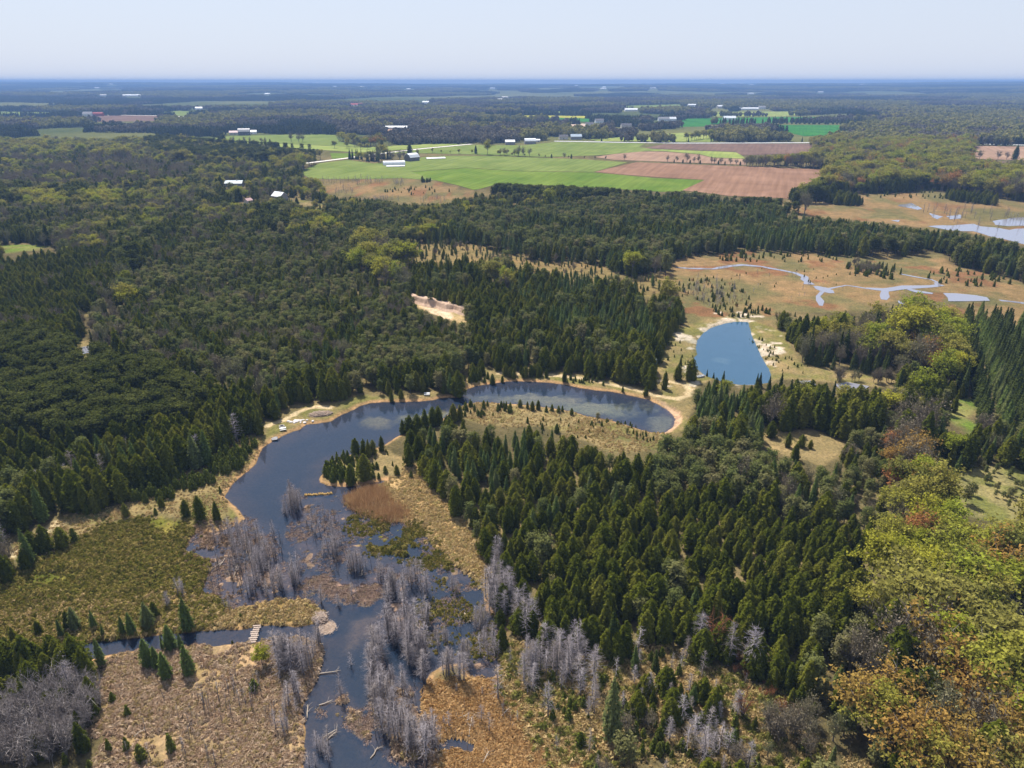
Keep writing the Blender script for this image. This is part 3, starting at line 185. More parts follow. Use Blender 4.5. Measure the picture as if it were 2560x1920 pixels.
LAY_LOG = [(-36.6,98.6,-31.5,99.5),(-39.8,92.3,-39.9,96.7),(-34.9,89,-35.5,91.7),(-31.3,85,-29.2,86.6),(-30.5,84.6,-29.2,86.2),(-7.1,85,-6.8,89),(-17.3,82,-15.4,80.9),(-12.7,84.2,-11.5,82),(-11.8,79.5,-11.5,81.6),(-22.5,81.6,-22,82.7),(-18.4,118.4,-16.8,116.6),(-9.7,114.8,-8.2,112),(-6.6,108.7,-6.4,113.1),(-33.2,128.8,-33,126.8),(-11.5,87.3,-7,89.8),(-4.6,80.2,-3.7,82),(-2.9,88.2,-0.2,91),(-8.8,87,-6,89.8),(10,105.5,12,102),(-33.6,91.7,-31.4,92.7),(-13.4,83.1,-12.7,83.9),(-17.4,102,-15.6,104),(21.2,87.8,20.5,91.9),(28.8,80.2,28.1,82.8),(36.1,93.6,36.6,98.1),(-65.5,130.2,-65.3,133.1),(-58.5,133.1,-56.9,129.5),(-60.9,126.1,-61.5,130.2),(-66.6,129.5,-65.2,131.7),(-62,85.4,-61.4,86.2)]

# ------------------------------------------------------------------ helpers
rng = np.random.default_rng(11)
random.seed(5)


def hsh(ix, iy, s):
    n = (ix.astype(np.int64) * 374761393 + iy.astype(np.int64) * 668265263 + s * 974634777) & 0x7fffffff
    n = ((n ^ (n >> 13)) * 1274126177) & 0x7fffffff
    n = n ^ (n >> 16)
    return (n & 0xffff) / 65535.0


def noise(x, y, sc, seed=0):
    x = np.asarray(x, float) / sc; y = np.asarray(y, float) / sc
    ix = np.floor(x); iy = np.floor(y)
    fx = x - ix; fy = y - iy
    fx = fx * fx * (3 - 2 * fx); fy = fy * fy * (3 - 2 * fy)
    a = hsh(ix, iy, seed); b = hsh(ix + 1, iy, seed); c = hsh(ix, iy + 1, seed); d = hsh(ix + 1, iy + 1, seed)
    return (a * (1 - fx) + b * fx) * (1 - fy) + (c * (1 - fx) + d * fx) * fy


def fbm(x, y, sc, seed=0, o=3):
    t = 0; w = 0; a = 1.0
    for i in range(o):
        t = t + a * noise(x, y, sc / 2 ** i, seed + i * 7); w += a; a *= .55
    return t / w


def inside(poly, x, y):
    x = np.asarray(x, float); y = np.asarray(y, float)
    r = np.zeros(x.shape, bool)
    P = np.array(poly)
    m = (x > P[:, 0].min()) & (x < P[:, 0].max()) & (y > P[:, 1].min()) & (y < P[:, 1].max())
    if not m.any():
        return r
    xx = x[m]; yy = y[m]; rr = np.zeros(xx.shape, bool)
    for i in range(len(P)):
        x1, y1 = P[i]; x2, y2 = P[(i + 1) % len(P)]
        if y1 == y2:
            continue
        c = ((y1 > yy) != (y2 > yy)) & (xx < (x2 - x1) * (yy - y1) / (y2 - y1) + x1)
        rr ^= c
    r[m] = rr
    return r


def sdist(poly, x, y, pad):
    """signed distance, positive inside; -pad beyond the padded box"""
    x = np.asarray(x, float); y = np.asarray(y, float)
    P = np.array(poly)
    d = np.full(x.shape, -float(pad))
    m = (x > P[:, 0].min() - pad) & (x < P[:, 0].max() + pad) & (y > P[:, 1].min() - pad) & (y < P[:, 1].max() + pad)
    if not m.any():
        return d
    xx = x[m]; yy = y[m]
    best = np.full(xx.shape, 1e9)
    for i in range(len(P)):
        x1, y1 = P[i]; x2, y2 = P[(i + 1) % len(P)]
        dx, dy = x2 - x1, y2 - y1
        L2 = dx * dx + dy * dy + 1e-9
        t = np.clip(((xx - x1) * dx + (yy - y1) * dy) / L2, 0, 1)
        best = np.minimum(best, (xx - x1 - t * dx) ** 2 + (yy - y1 - t * dy) ** 2)
    s = np.sqrt(best)
    d[m] = np.where(inside(poly, xx, yy), s, np.maximum(-s, -pad))
    return d


def smooth(a, b, v):
    t = np.clip((v - a) / (b - a), 0, 1)
    return t * t * (3 - 2 * t)


def props(o, label=None, cat=None, group=None, kind=None):
    if label: o['label'] = label
    if cat: o['category'] = cat
    if group: o['group'] = group
    if kind: o['kind'] = kind
    return o


def obj(name, me, parent=None, loc=None):
    o = bpy.data.objects.new(name, me)
    if parent is not None:
        o.parent = parent
    if loc is not None:
        o.location = loc
    COL.objects.link(o)
    return o


def mesh_np(name, V, F, mats, mi=None, smooth_shade=False):
    """V (n,3); F list/array of faces (all the same length per block); F may be a list of arrays"""
    me = bpy.data.meshes.new(name)
    blocks = F if isinstance(F, list) else [F]
    blocks = [np.asarray(b, np.int32) for b in blocks if len(b)]
    loops = np.concatenate([b.ravel() for b in blocks])
    tot = np.concatenate([np.full(len(b), b.shape[1], np.int32) for b in blocks])
    start = np.concatenate([[0], np.cumsum(tot)[:-1]]).astype(np.int32)
    me.vertices.add(len(V)); me.vertices.foreach_set('co', np.asarray(V, np.float32).ravel())
    me.loops.add(len(loops)); me.loops.foreach_set('vertex_index', loops)
    me.polygons.add(len(tot)); me.polygons.foreach_set('loop_start', start); me.polygons.foreach_set('loop_total', tot)
    for m in mats:
        me.materials.append(m)
    if mi is not None:
        me.polygons.foreach_set('material_index', np.asarray(mi, np.int32))
    me.polygons.foreach_set('use_smooth', np.full(len(tot), smooth_shade))
    me.update(calc_edges=True)
    return me


class MB:
    """collects shapes into one mesh"""
    def __init__(self):
        self.v = []; self.f = []
    def box(self, x0, x1, y0, y1, z0, z1):
        b = len(self.v)
        self.v += [(x0, y0, z0), (x1, y0, z0), (x1, y1, z0), (x0, y1, z0), (x0, y0, z1), (x1, y0, z1), (x1, y1, z1), (x0, y1, z1)]
        self.f += [tuple(b + i for i in q) for q in ((3, 2, 1, 0), (4, 5, 6, 7), (0, 1, 5, 4), (1, 2, 6, 5), (2, 3, 7, 6), (3, 0, 4, 7))]
        return self
    def tube(self, pts, rad, n=6):
        pts = [Vector(p) for p in pts]; b = len(self.v)
        for i, p in enumerate(pts):
            d = (pts[min(i + 1, len(pts) - 1)] - pts[max(i - 1, 0)]).normalized()
            u = d.orthogonal().normalized(); w = d.cross(u)
            for k in range(n):
                a = 2 * math.pi * k / n
                self.v.append(tuple(p + (u * math.cos(a) + w * math.sin(a)) * rad[i]))
        for i in range(len(pts) - 1):
            for k in range(n):
                k2 = (k + 1) % n
                self.f.append((b + i * n + k, b + i * n + k2, b + (i + 1) * n + k2, b + (i + 1) * n + k))
        self.f.append(tuple(b + k for k in reversed(range(n))))
        self.f.append(tuple(b + (len(pts) - 1) * n + k for k in range(n)))
        return self
    def prism(self, prof, y0, y1):
        """closed profile in x,z pulled along y"""
        b = len(self.v); n = len(prof)
        self.v += [(x, y0, z) for x, z in prof] + [(x, y1, z) for x, z in prof]
        for k in range(n):
            k2 = (k + 1) % n
            self.f.append((b + k, b + k2, b + n + k2, b + n + k))
        self.f.append(tuple(b + k for k in reversed(range(n))))
        self.f.append(tuple(b + n + k for k in range(n)))
        return self
    def mesh(self, name, mat, sm=False):
        me = bpy.data.meshes.new(name)
        me.from_pydata(self.v, [], self.f)
        me.materials.append(mat)
        for p in me.polygons:
            p.use_smooth = sm
        me.update()
        return me
    def build(self, name, mat, parent=None, loc=None, sm=False):
        return obj(name, self.mesh(name, mat, sm), parent, loc)


# ------------------------------------------------------------------ materials
def nodes(name):
    m = bpy.data.materials.new(name)
    m.use_nodes = True
    nt = m.node_tree
    nt.nodes.clear()
    out = nt.nodes.new('ShaderNodeOutputMaterial')
    return m, nt, out


def N(nt, t, **kw):
    n = nt.nodes.new(t)
    for k, v in kw.items():
        setattr(n, k, v)
    return n


def mixcol(nt, blend, fac, a, b):
    n = N(nt, 'ShaderNodeMix', data_type='RGBA', blend_type=blend)
    for s, v in ((n.inputs[0], fac), (n.inputs[6], a), (n.inputs[7], b)):
        if hasattr(v, 'links'):
            nt.links.new(v, s)
        elif isinstance(v, (int, float)):
            s.default_value = v
        else:
            s.default_value = (*v[:3], 1)
    return n.outputs[2]


def ramp(nt, fac, stops):
    r = N(nt, 'ShaderNodeValToRGB')
    els = r.color_ramp.elements
    while len(els) < len(stops):
        els.new(0.5)
    for e, (p, c) in zip(els, stops):
        e.position = p
        e.color = (*c, 1) if len(c) == 3 else c
    nt.links.new(fac, r.inputs[0])
    return r.outputs[0]


def noise_node(nt, scale, detail=3, rough=.55, vec=None, dist=0):
    n = N(nt, 'ShaderNodeTexNoise')
    n.inputs['Scale'].default_value = scale
    n.inputs['Detail'].default_value = detail
    n.inputs['Roughness'].default_value = rough
    n.inputs['Distortion'].default_value = dist
    if vec is not None:
        nt.links.new(vec, n.inputs['Vector'])
    return n.outputs['Fac']


def worldpos(nt):
    return N(nt, 'ShaderNodeNewGeometry').outputs['Position']


def plain(name, c, rough=.8, var=.25, scale=1.5):
    m, nt, out = nodes(name)
    p = N(nt, 'ShaderNodeBsdfPrincipled')
    p.inputs['Roughness'].default_value = rough
    p.inputs['Specular IOR Level'].default_value = .25
    tc = N(nt, 'ShaderNodeTexCoord').outputs['Object']
    f = noise_node(nt, scale, 4, .6, tc)
    lo = tuple(v * (1 - var) for v in c); hi = tuple(min(1, v * (1 + var)) for v in c)
    nt.links.new(ramp(nt, f, [(.3, lo), (.7, hi)]), p.inputs['Base Color'])
    nt.links.new(p.outputs[0], out.inputs[0])
    return m


def leaf_mat(name, stops, trans=.3, sat=1.0):
    """foliage: colour differs from tree to tree (random) and from spray to spray (tone)"""
    m, nt, out = nodes(name)
    rnd = N(nt, 'ShaderNodeObjectInfo').outputs['Random']
    c = ramp(nt, rnd, stops)
    at = N(nt, 'ShaderNodeAttribute', attribute_name='tone')
    hsv = N(nt, 'ShaderNodeHueSaturation')
    hsv.inputs['Saturation'].default_value = sat
    nt.links.new(at.outputs['Fac'], hsv.inputs['Value'])
    nt.links.new(c, hsv.inputs['Color'])
    d = N(nt, 'ShaderNodeBsdfDiffuse'); t = N(nt, 'ShaderNodeBsdfTranslucent')
    nt.links.new(hsv.outputs[0], d.inputs[0]); nt.links.new(hsv.outputs[0], t.inputs[0])
    mx = N(nt, 'ShaderNodeMixShader'); mx.inputs[0].default_value = trans
    nt.links.new(d.outputs[0], mx.inputs[1]); nt.links.new(t.outputs[0], mx.inputs[2])
    nt.links.new(mx.outputs[0], out.inputs[0])
    return m


def ground_mat():
    m, nt, out = nodes('ground')
    pos = worldpos(nt)
    at = N(nt, 'ShaderNodeAttribute', attribute_name='soil')
    c = at.outputs['Color']
    f1 = noise_node(nt, 1.3, 5, .65, pos, .6)
    f2 = noise_node(nt, .16, 4, .6, pos)
    f3 = noise_node(nt, .011, 4, .6, pos)
    c = mixcol(nt, 'MULTIPLY', .85, c, ramp(nt, f1, [(.28, (.42, .42, .40)), (.5, (.95, .95, .95)), (.72, (1.5, 1.45, 1.35))]))
    c = mixcol(nt, 'MULTIPLY', .7, c, ramp(nt, f2, [(.3, (.62, .68, .6)), (.7, (1.35, 1.25, 1.15))]))
    c = mixcol(nt, 'MULTIPLY', .5, c, ramp(nt, f3, [(.35, (.7, .8, .7)), (.65, (1.25, 1.2, 1.1))]))
    d = N(nt, 'ShaderNodeBsdfDiffuse')
    nt.links.new(c, d.inputs[0])
    b = N(nt, 'ShaderNodeBump'); b.inputs['Strength'].default_value = .8; b.inputs['Distance'].default_value = .25
    nt.links.new(f1, b.inputs['Height']); nt.links.new(b.outputs[0], d.inputs['Normal'])
    nt.links.new(d.outputs[0], out.inputs[0])
    return m


def water_mat(name, clear, body, wave=.02, body_share=.5, ior=1.38):
    m, nt, out = nodes(name)
    pos = worldpos(nt)
    bump = N(nt, 'ShaderNodeBump'); bump.inputs['Strength'].default_value = .35; bump.inputs['Distance'].default_value = wave
    nt.links.new(noise_node(nt, 1.1, 4, .65, pos, .4), bump.inputs['Height'])
    tr = N(nt, 'ShaderNodeBsdfTransparent'); tr.inputs[0].default_value = (*clear, 1)
    df = N(nt, 'ShaderNodeBsdfDiffuse'); df.inputs[0].default_value = (*body, 1)
    mx = N(nt, 'ShaderNodeMixShader'); mx.inputs[0].default_value = body_share
    gl = N(nt, 'ShaderNodeBsdfGlossy'); gl.inputs['Roughness'].default_value = .05
    gl.inputs[0].default_value = (.93, .95, 1, 1)
    nt.links.new(bump.outputs[0], gl.inputs['Normal'])
    fr = N(nt, 'ShaderNodeFresnel'); fr.inputs[0].default_value = ior
    nt.links.new(bump.outputs[0], fr.inputs['Normal'])
    m2 = N(nt, 'ShaderNodeMixShader')
    nt.links.new(tr.outputs[0], mx.inputs[1]); nt.links.new(df.outputs[0], mx.inputs[2])
    nt.links.new(fr.outputs[0], m2.inputs[0]); nt.links.new(mx.outputs[0], m2.inputs[1]); nt.links.new(gl.outputs[0], m2.inputs[2])
    nt.links.new(m2.outputs[0], out.inputs[0])
    return m


def field_mat(name, a, b, ang, row=3.0):
    """crop or ploughed soil: drill rows, tractor strips and blotches of the soil's own colour"""
    m, nt, out = nodes(name)
    pos = worldpos(nt)
    mp = N(nt, 'ShaderNodeMapping'); mp.inputs['Rotation'].default_value = (0, 0, ang)
    nt.links.new(pos, mp.inputs['Vector'])
    st = N(nt, 'ShaderNodeMapping'); st.inputs['Scale'].default_value = (1, .04, 1)
    nt.links.new(mp.outputs[0], st.inputs['Vector'])
    rows = noise_node(nt, 1 / row, 3, .6, st.outputs[0])
    blot = noise_node(nt, .018, 5, .6, pos, .5)
    c = ramp(nt, blot, [(.32, a), (.68, b)])
    c = mixcol(nt, 'MULTIPLY', .6, c, ramp(nt, rows, [(.35, (.75, .75, .75)), (.65, (1.2, 1.2, 1.2))]))
    d = N(nt, 'ShaderNodeBsdfDiffuse')
    nt.links.new(c, d.inputs[0]); nt.links.new(d.outputs[0], out.inputs[0])
    return m


# ------------------------------------------------------------------ terrain
PO = LAY_POLY
FIELDS = LAY_FIELD


def far_hills(x, y):
    r = np.hypot(x, y)
    up = smooth(3800, 14000, r)
    tilt = x / np.maximum(r, 1)
    side = 48 + 30 * smooth(.1, .62, tilt) + 24 * smooth(.15, .6, -tilt)
    roll = (fbm(x, y, 2600, 41, 3) - .5) * 74 * smooth(3000, 8000, r)
    return np.minimum(up * side + roll, 97)


def lay_of_land(x, y):
    """height and own colour of the ground at every point"""
    x = np.asarray(x, float); y = np.asarray(y, float)
    r = np.hypot(x, y)
    near = smooth(700, 420, r) if False else 1 - smooth(420, 700, r)
    z = .55 + near * (.5 * (fbm(x, y, 16, 3) - .4)) + far_hills(x, y)
    n_s = noise(x, y, 1.5, 21); n_f = noise(x, y, .8, 22); n_m = fbm(x, y, 6, 23); n_l = fbm(x, y, 30, 24)
    tus = np.maximum(noise(x, y, 2.1, 25), .9 * noise(x, y, 1.2, 26))
    c = np.empty(x.shape + (3,))
    def put(mask, col, col2=None, t=None):
        a = np.array(col)
        k = np.clip(mask, 0, 1)[..., None]
        if col2 is not None:
            a = a + (np.array(col2) - a) * np.clip(t, 0, 1)[..., None]
        c[...] = c * (1 - k) + a * k
    c[...] = np.array((.105, .085, .045))
    put(smooth(.45, .6, n_l), (.12, .10, .045), (.20, .15, .085), n_m)
    far = smooth(900, 1500, r)
    put(far, (.07, .085, .03), (.13, .13, .05), smooth(.35, .65, fbm(x, y, 420, 29)))
    w = {k: sdist(PO[k], x, y, 6.0) for k in PO}
    wob = (n_m - .5) * 3 + (n_s - .5) * 1.6
    def zone(k, soft=1.2):
        return smooth(-soft, soft, w[k] + wob * .6)
    grass, straw, tan, mud, sand = (.15, .14, .05), (.235, .175, .09), (.40, .28, .135), (.17, .12, .075), (.50, .38, .25)
    for k in ('shore_left', 'shore_nw', 'shore_n', 'shore_ne', 'round_rim', 'loop_meadow', 'isle_meadow', 'point', 'mid_meadow', 'gap_path', 'clear_1', 'clear_2', 'clear_4', 'clear_5', 'clear_7', 'clear_8', 'clear_9', 'yard_n'):
        put(zone(k), straw, grass, smooth(.42, .68, .6 * n_m + .5 * n_l - .05))
    put(zone('sapling_meadow'), (.24, .20, .095), (.15, .15, .05), smooth(.4, .65, n_m))
    for k in ('meadow_c', 'far_marsh', 'far_clear', 'brush_c', 'bog_c'):
        put(zone(k, 2), (.225, .148, .078), (.14, .12, .058), smooth(.42, .62, fbm(x, y, 26, 37)))
        put(zone(k, 2) * smooth(.58, .7, fbm(x, y, 15, 38)), (.19, .10, .055))
    put(zone('bog_c', 2) * .8, (.17, .13, .06), (.24, .17, .08), n_m)
    for k in ('green_patch', 'top_right_meadow', 'clear_3', 'clear_6'):
        put(zone(k), (.11, .16, .03), (.2, .19, .07), smooth(.4, .7, n_m))
    put(zone('sandpit'), (.42, .29, .18), (.3, .24, .11), n_m)
    put(zone('sandpit_pale', .6), (.60, .47, .36), (.5, .36, .25), n_s)
    put(zone('scrub_ground') if 'scrub_ground' in w else w['bog'] * 0, tan)
    # marshes
    olive = zone('marsh_olive'); tt = zone('marsh_tan_top', 4); pink = zone('marsh_pink'); bog = zone('bog', 1.6); reed = zone('reed'); rust = zone('reed_rust', 1.5)
    put(olive, (.115, .115, .022), (.20, .165, .045), smooth(.4, .65, n_m))
    put(np.minimum(tt, 1), (.26, .18, .07), (.16, .13, .035), smooth(.5, .75, n_m))
    put(pink, (.31, .215, .13), (.22, .16, .06), smooth(.46, .68, fbm(x, y, 22, 33)))
    put(bog, (.38, .235, .10), (.30, .175, .07), smooth(.35, .7, n_m))
    put(bog * smooth(.62, .72, fbm(x, y, 9, 36)), (.10, .085, .075))
    put(reed, (.44, .31, .16), (.38, .24, .12), n_m)
    put(rust, (.36, .235, .125), (.30, .19, .095), n_m)
    hum = np.maximum.reduce([olive, pink * .9, tt])
    z = z * (1 - hum) + hum * (-.10 + .62 * tus + .12 * (n_f - .5))
    z = z * (1 - bog) + bog * (.10 + .22 * n_m + .10 * tus)
    z = z * (1 - reed) + reed * (.12 + .3 * n_m)
    # water bodies: banks, bed
    dw = w['wet'] + wob * .22
    bank = smooth(-3.0, -.2, dw)
    z = z * (1 - bank) + bank * np.minimum(z, .10 + .25 * np.clip(-dw, 0, 3))
    open_shore = bank * (1 - np.maximum.reduce([olive, pink, bog, reed, tt]))
    put(open_shore * smooth(-2.2, -.4, dw), (.46, .27, .15), (.3, .19, .10), n_s)
    wet = smooth(-.2, .5, dw)
    depth = -np.minimum(1.5, .06 + .16 * np.clip(dw, 0, 20))
    z = z * (1 - wet) + wet * depth
    put(wet, (.135, .085, .035), (.045, .04, .03), np.clip(-z * .9, 0, 1))
    sh = np.maximum(zone('shallow', 3), zone('shallow_left', 2)) * wet
    z = z * (1 - sh) + sh * (-.26 + .30 * tus + .26 * (n_m - .5))
    put(sh, (.12, .09, .075), (.28, .185, .14), smooth(.4, .68, n_m))
    for k, zz, ca, cb in (('isle', .02, (.25, .16, .09), (.13, .09, .06)), ('shoal_a', -.32, (.30, .21, .14), (.22, .16, .11)), ('shoal_b', -.02, (.28, .175, .10), (.17, .115, .08)), ('shoal_c', -.06, (.30, .19, .15), (.19, .13, .11)), ('shoal_d', -.08, (.26, .17, .13), (.15, .11, .09))):
        s = zone(k, 1.6) * wet
        z = z * (1 - s) + s * (zz + .34 * (tus - .55) + .22 * (n_m - .5))
        put(s, ca, cb, n_m)
    for k, zz in (('tuss', -.50), ('tuss2', -.60)):
        s = zone(k, 1.2) * wet
        z = z * (1 - s) + s * (zz + .80 * tus ** 1.3)
        put(s, (.06, .05, .035), (.16, .14, .03), smooth(-.02, .12, z))
    # pale weed and silt lying on the bed
    for (ax, ay, rx, ry, col) in ALGAE:
        e = 1 - smooth(.35, 1.0, np.hypot((x - ax) / rx, (y - ay) / ry) + (n_m - .5) * .9 + (n_s - .5) * .25)
        put(e * smooth(.3, 1.5, dw), col)
        z = z + e * wet * np.clip(-.45 - z, 0, 1) * .8
    dr = w['round'] + wob * .15
    bank = smooth(-4, 0, dr)
    z = z * (1 - bank) + bank * np.minimum(z, .12 + .3 * np.clip(-dr, 0, 4))
    wr = smooth(-.2, .6, dr)
    z = z * (1 - wr) + wr * -np.minimum(1.6, .06 + .25 * np.clip(dr, 0, 20))
    put(wr, (.16, .17, .13), (.05, .09, .10), np.clip(-z * 1.1, 0, 1))
    e = 1 - smooth(.4, 1, np.hypot((x - 82) / 6, (y - 262) / 4.5) + (n_m - .5))
    put(e * wr, (.42, .42, .33))
    rim = smooth(-6, -1, w['round']) * (1 - wr) * smooth(.52, .64, fbm(x, y, 5, 39))
    put(rim, (.46, .38, .32))
    put(zone('round_rim') * (1 - wr) * smooth(.66, .74, fbm(x, y, 6, 61)), (.48, .40, .34))
    put(zone('end_mud', .7) * (1 - .6 * smooth(-.1, .6, dw)), (.50, .33, .23), (.36, .23, .16), n_s)
    z = np.where(w['end_mud'] > 0, np.minimum(z, .10 + .1 * (n_m - .5)), z)
    # worn sand tracks
    for k, pl in LAY_TRAIL.items():
        for i in range(len(pl) - 1):
            x1, y1 = pl[i]; x2, y2 = pl[i + 1]
            mm = (x > min(x1, x2) - 5) & (x < max(x1, x2) + 5) & (y > min(y1, y2) - 5) & (y < max(y1, y2) + 5)
            if not mm.any():
                continue
            dx, dy = x2 - x1, y2 - y1
            t = np.clip(((x - x1) * dx + (y - y1) * dy) / (dx * dx + dy * dy + 1e-6), 0, 1)
            d = np.hypot(x - x1 - t * dx, y - y1 - t * dy)
            put(mm * (1 - smooth(.7, 1.5, d + (n_s - .5) * .8)) * (dw < -.4), (.50, .39, .26), (.42, .31, .19), n_s)
    return z, np.clip(c, 0, 1)


ALGAE = [(-27, 208, 13, 6, (.52, .50, .22)), (-43, 205, 7, 5, (.40, .36, .18)), (8, 222, 26, 7, (.46, .46, .28)), (30, 214, 20, 8, (.48, .50, .30)), (48, 203, 9, 10, (.36, .36, .24)), (-18, 196, 12, 5, (.30, .26, .15))]


def grid_lines(dense, lo, hi, g):
    """dense: list of (start, stop, step); then spacing that grows by g out to lo/hi"""
    a = []
    for s, e, st in dense:
        a += list(np.arange(s, e, st))
    a.append(dense[-1][1])
    st = dense[-1][2]
    v = a[-1]
    while v < hi:
        st *= g; v += st; a.append(v)
    st = dense[0][2]; v = a[0]; left = []
    while v > lo:
        st *= g; v -= st; left.append(v)
    return np.array(left[::-1] + a)


gx = grid_lines([(-230, -108, 1.6), (-108, 58, .55), (58, 125, 1.1), (125, 300, 2.2)], -13000, 13000, 1.11)
gy = grid_lines([(66, 238, .55), (238, 330, 1.1), (330, 470, 2.2)], -60, 15500, 1.09)
X, Y = np.meshgrid(gx, gy)
ZG, CG = lay_of_land(X, Y)
nx, ny = len(gx), len(gy)
I = np.arange(nx * ny).reshape(ny, nx)
FG = np.stack([I[:-1, :-1], I[:-1, 1:], I[1:, 1:], I[1:, :-1]], -1).reshape(-1, 4)
M_GROUND = ground_mat()
gme = mesh_np('ground', np.stack([X, Y, ZG], -1).reshape(-1, 3), FG, [M_GROUND], smooth_shade=True)
ca = gme.color_attributes.new('soil', 'FLOAT_COLOR', 'POINT')
ca.data.foreach_set('color', np.concatenate([CG.reshape(-1, 3), np.ones((nx * ny, 1))], 1).astype(np.float32).ravel())
props(obj('ground', gme), 'marsh, meadow and wood floor reaching to the horizon', kind='structure')


def ground_z(x, y):
    """height of the built ground sheet"""
    ix = np.clip(np.searchsorted(gx, x) - 1, 0, nx - 2); iy = np.clip(np.searchsorted(gy, y) - 1, 0, ny - 2)
    fx = np.clip((x - gx[ix]) / (gx[ix + 1] - gx[ix]), 0, 1); fy = np.clip((y - gy[iy]) / (gy[iy + 1] - gy[iy]), 0, 1)
    return (ZG[iy, ix] * (1 - fx) + ZG[iy, ix + 1] * fx) * (1 - fy) + (ZG[iy + 1, ix] * (1 - fx) + ZG[iy + 1, ix + 1] * fx) * fy


def gz(x, y):
    return float(ground_z(np.array([x]), np.array([y]))[0])


# ------------------------------------------------------------------ water
M_POND = water_mat('pond_water', (.78, .74, .68), (.028, .055, .105), .02, .40)
M_ROUND = water_mat('round_pond_water', (.5, .56, .6), (.06, .15, .25), .03, .55)
M_CREEK = water_mat('creek_water', (.4, .4, .45), (.36, .36, .42), .01, .6, 1.6)  # pale body colour has the sky's low-angle reflection painted into it


def sheet(name, pts, mat, z, label, kind='structure'):
    bm = bmesh.new()
    f = bm.faces.new([bm.verts.new((p[0], p[1], z)) for p in pts])
    bm.normal_update()
    if f.normal.z < 0:
        f.normal_flip()
    bmesh.ops.triangulate(bm, faces=bm.faces[:])
    me = bpy.data.meshes.new(name); bm.to_mesh(me); bm.free()
    me.materials.append(mat)
    return props(obj(name, me), label, kind=kind)


def ring(cx, cy, rx, ry, n=40):
    return [(cx + rx * math.cos(2 * math.pi * i / n), cy + ry * math.sin(2 * math.pi * i / n)) for i in range(n)]


sheet('pond', [(-150, 62), (60, 62), (60, 242), (-150, 242)], M_POND, 0.0, 'long bent pond and flooded marsh with the narrow creek')
sheet('round_pond', [(62, 226), (114, 226), (114, 314), (62, 314)], M_ROUND, 0.02, 'clear blue pond with pale sandy banks')


def ribbon(pl, ws, jit=0):
    pl = [Vector((p[0], p[1], 0)) for p in pl]
    fine = []; fw = []
    for i in range(len(pl) - 1):
        n = max(1, int((pl[i + 1] - pl[i]).length / 5)) if jit else 1
        for k in range(n):
            t = k / n
            fine.append(pl[i].lerp(pl[i + 1], t)); fw.append(ws[i] * (1 - t) + ws[i + 1] * t)
    fine.append(pl[-1]); fw.append(ws[-1])
    L = []; R = []
    for i, p in enumerate(fine):
        d = (fine[min(i + 1, len(fine) - 1)] - fine[max(0, i - 1)]).normalized()
        n = Vector((-d.y, d.x, 0))
        L.append(p + n * fw[i] * (.5 + random.uniform(-jit, jit))); R.append(p - n * fw[i] * (.5 + random.uniform(-jit, jit)))
    return L, R


def strip(name, pl, ws, mat, z, label, jit=0, drape=True):
    L, R = ribbon(pl, ws, jit)
    v = []; f = []
    for a, b in zip(L, R):
        za = max(gz(a.x, a.y), gz(b.x, b.y), gz((a.x + b.x) / 2, (a.y + b.y) / 2)) + z if drape else z
        v += [(a.x, a.y, za), (b.x, b.y, za)]
    for i in range(len(L) - 1):
        f.append((2 * i + 1, 2 * i + 3, 2 * i + 2, 2 * i))
    me = bpy.data.meshes.new(name); me.from_pydata(v, [], f); me.materials.append(mat); me.update()
    return props(obj(name, me), label, kind='structure')


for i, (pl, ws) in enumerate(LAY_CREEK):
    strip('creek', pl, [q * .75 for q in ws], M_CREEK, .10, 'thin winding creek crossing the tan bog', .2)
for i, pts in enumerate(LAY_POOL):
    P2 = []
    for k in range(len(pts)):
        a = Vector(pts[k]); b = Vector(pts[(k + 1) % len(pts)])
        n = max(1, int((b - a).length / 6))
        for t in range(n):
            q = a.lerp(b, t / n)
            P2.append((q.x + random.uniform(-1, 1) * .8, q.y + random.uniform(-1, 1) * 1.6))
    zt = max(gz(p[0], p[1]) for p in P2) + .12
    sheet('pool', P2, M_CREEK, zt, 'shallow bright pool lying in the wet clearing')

# ------------------------------------------------------------------ fields and roads
TINT = {'green': ((.115, .155, .035), (.175, .205, .055)), 'bright': ((.085, .140, .020), (.14, .185, .032)), 'lightgreen': ((.17, .22, .05), (.26, .28, .08)), 'deep': ((.025, .12, .022), (.05, .165, .03)),
        'yellow': ((.28, .28, .04), (.36, .33, .05)), 'brown': ((.185, .105, .064), (.26, .152, .098)), 'pinkbrown': ((.24, .15, .10), (.32, .21, .14)), 'darkbrown': ((.12, .078, .06), (.18, .115, .085))}
FM = {k: field_mat('field_' + k, a, b, .35, 4.0) for k, (a, b) in TINT.items()}
FWORD = {'green': 'fresh green hay field', 'bright': 'bright green grain field', 'lightgreen': 'pale green pasture', 'deep': 'deep green crop field', 'yellow': 'yellow-green crop strip', 'brown': 'red-brown ploughed field', 'pinkbrown': 'pinkish ploughed field', 'darkbrown': 'dark ploughed field'}
for i, (k, (pts, tint)) in enumerate(FIELDS.items()):
    if i == 0:
        props(sheet('field', pts, FM[tint], .78, FWORD[tint] + ' beside the white barn'))
    else:
        sheet('field', pts, FM[tint], .78 + .02 * (i % 7), FWORD[tint] + ' among the woods and hedgerows')
M_GRAVEL = plain('gravel', (.62, .57, .50), .9, .12, .2)
M_ROAD = plain('road_asphalt', (.5, .49, .48), .9, .1, .1)
for k, (pl, w) in LAY_ROAD.items():
    nm = 'road' if 'highway' in k else 'track'
    strip(nm, pl, [w] * len(pl), M_ROAD if nm == 'road' else M_GRAVEL, .42, 'pale straight road past the farms' if nm == 'road' else 'pale gravel farm track')

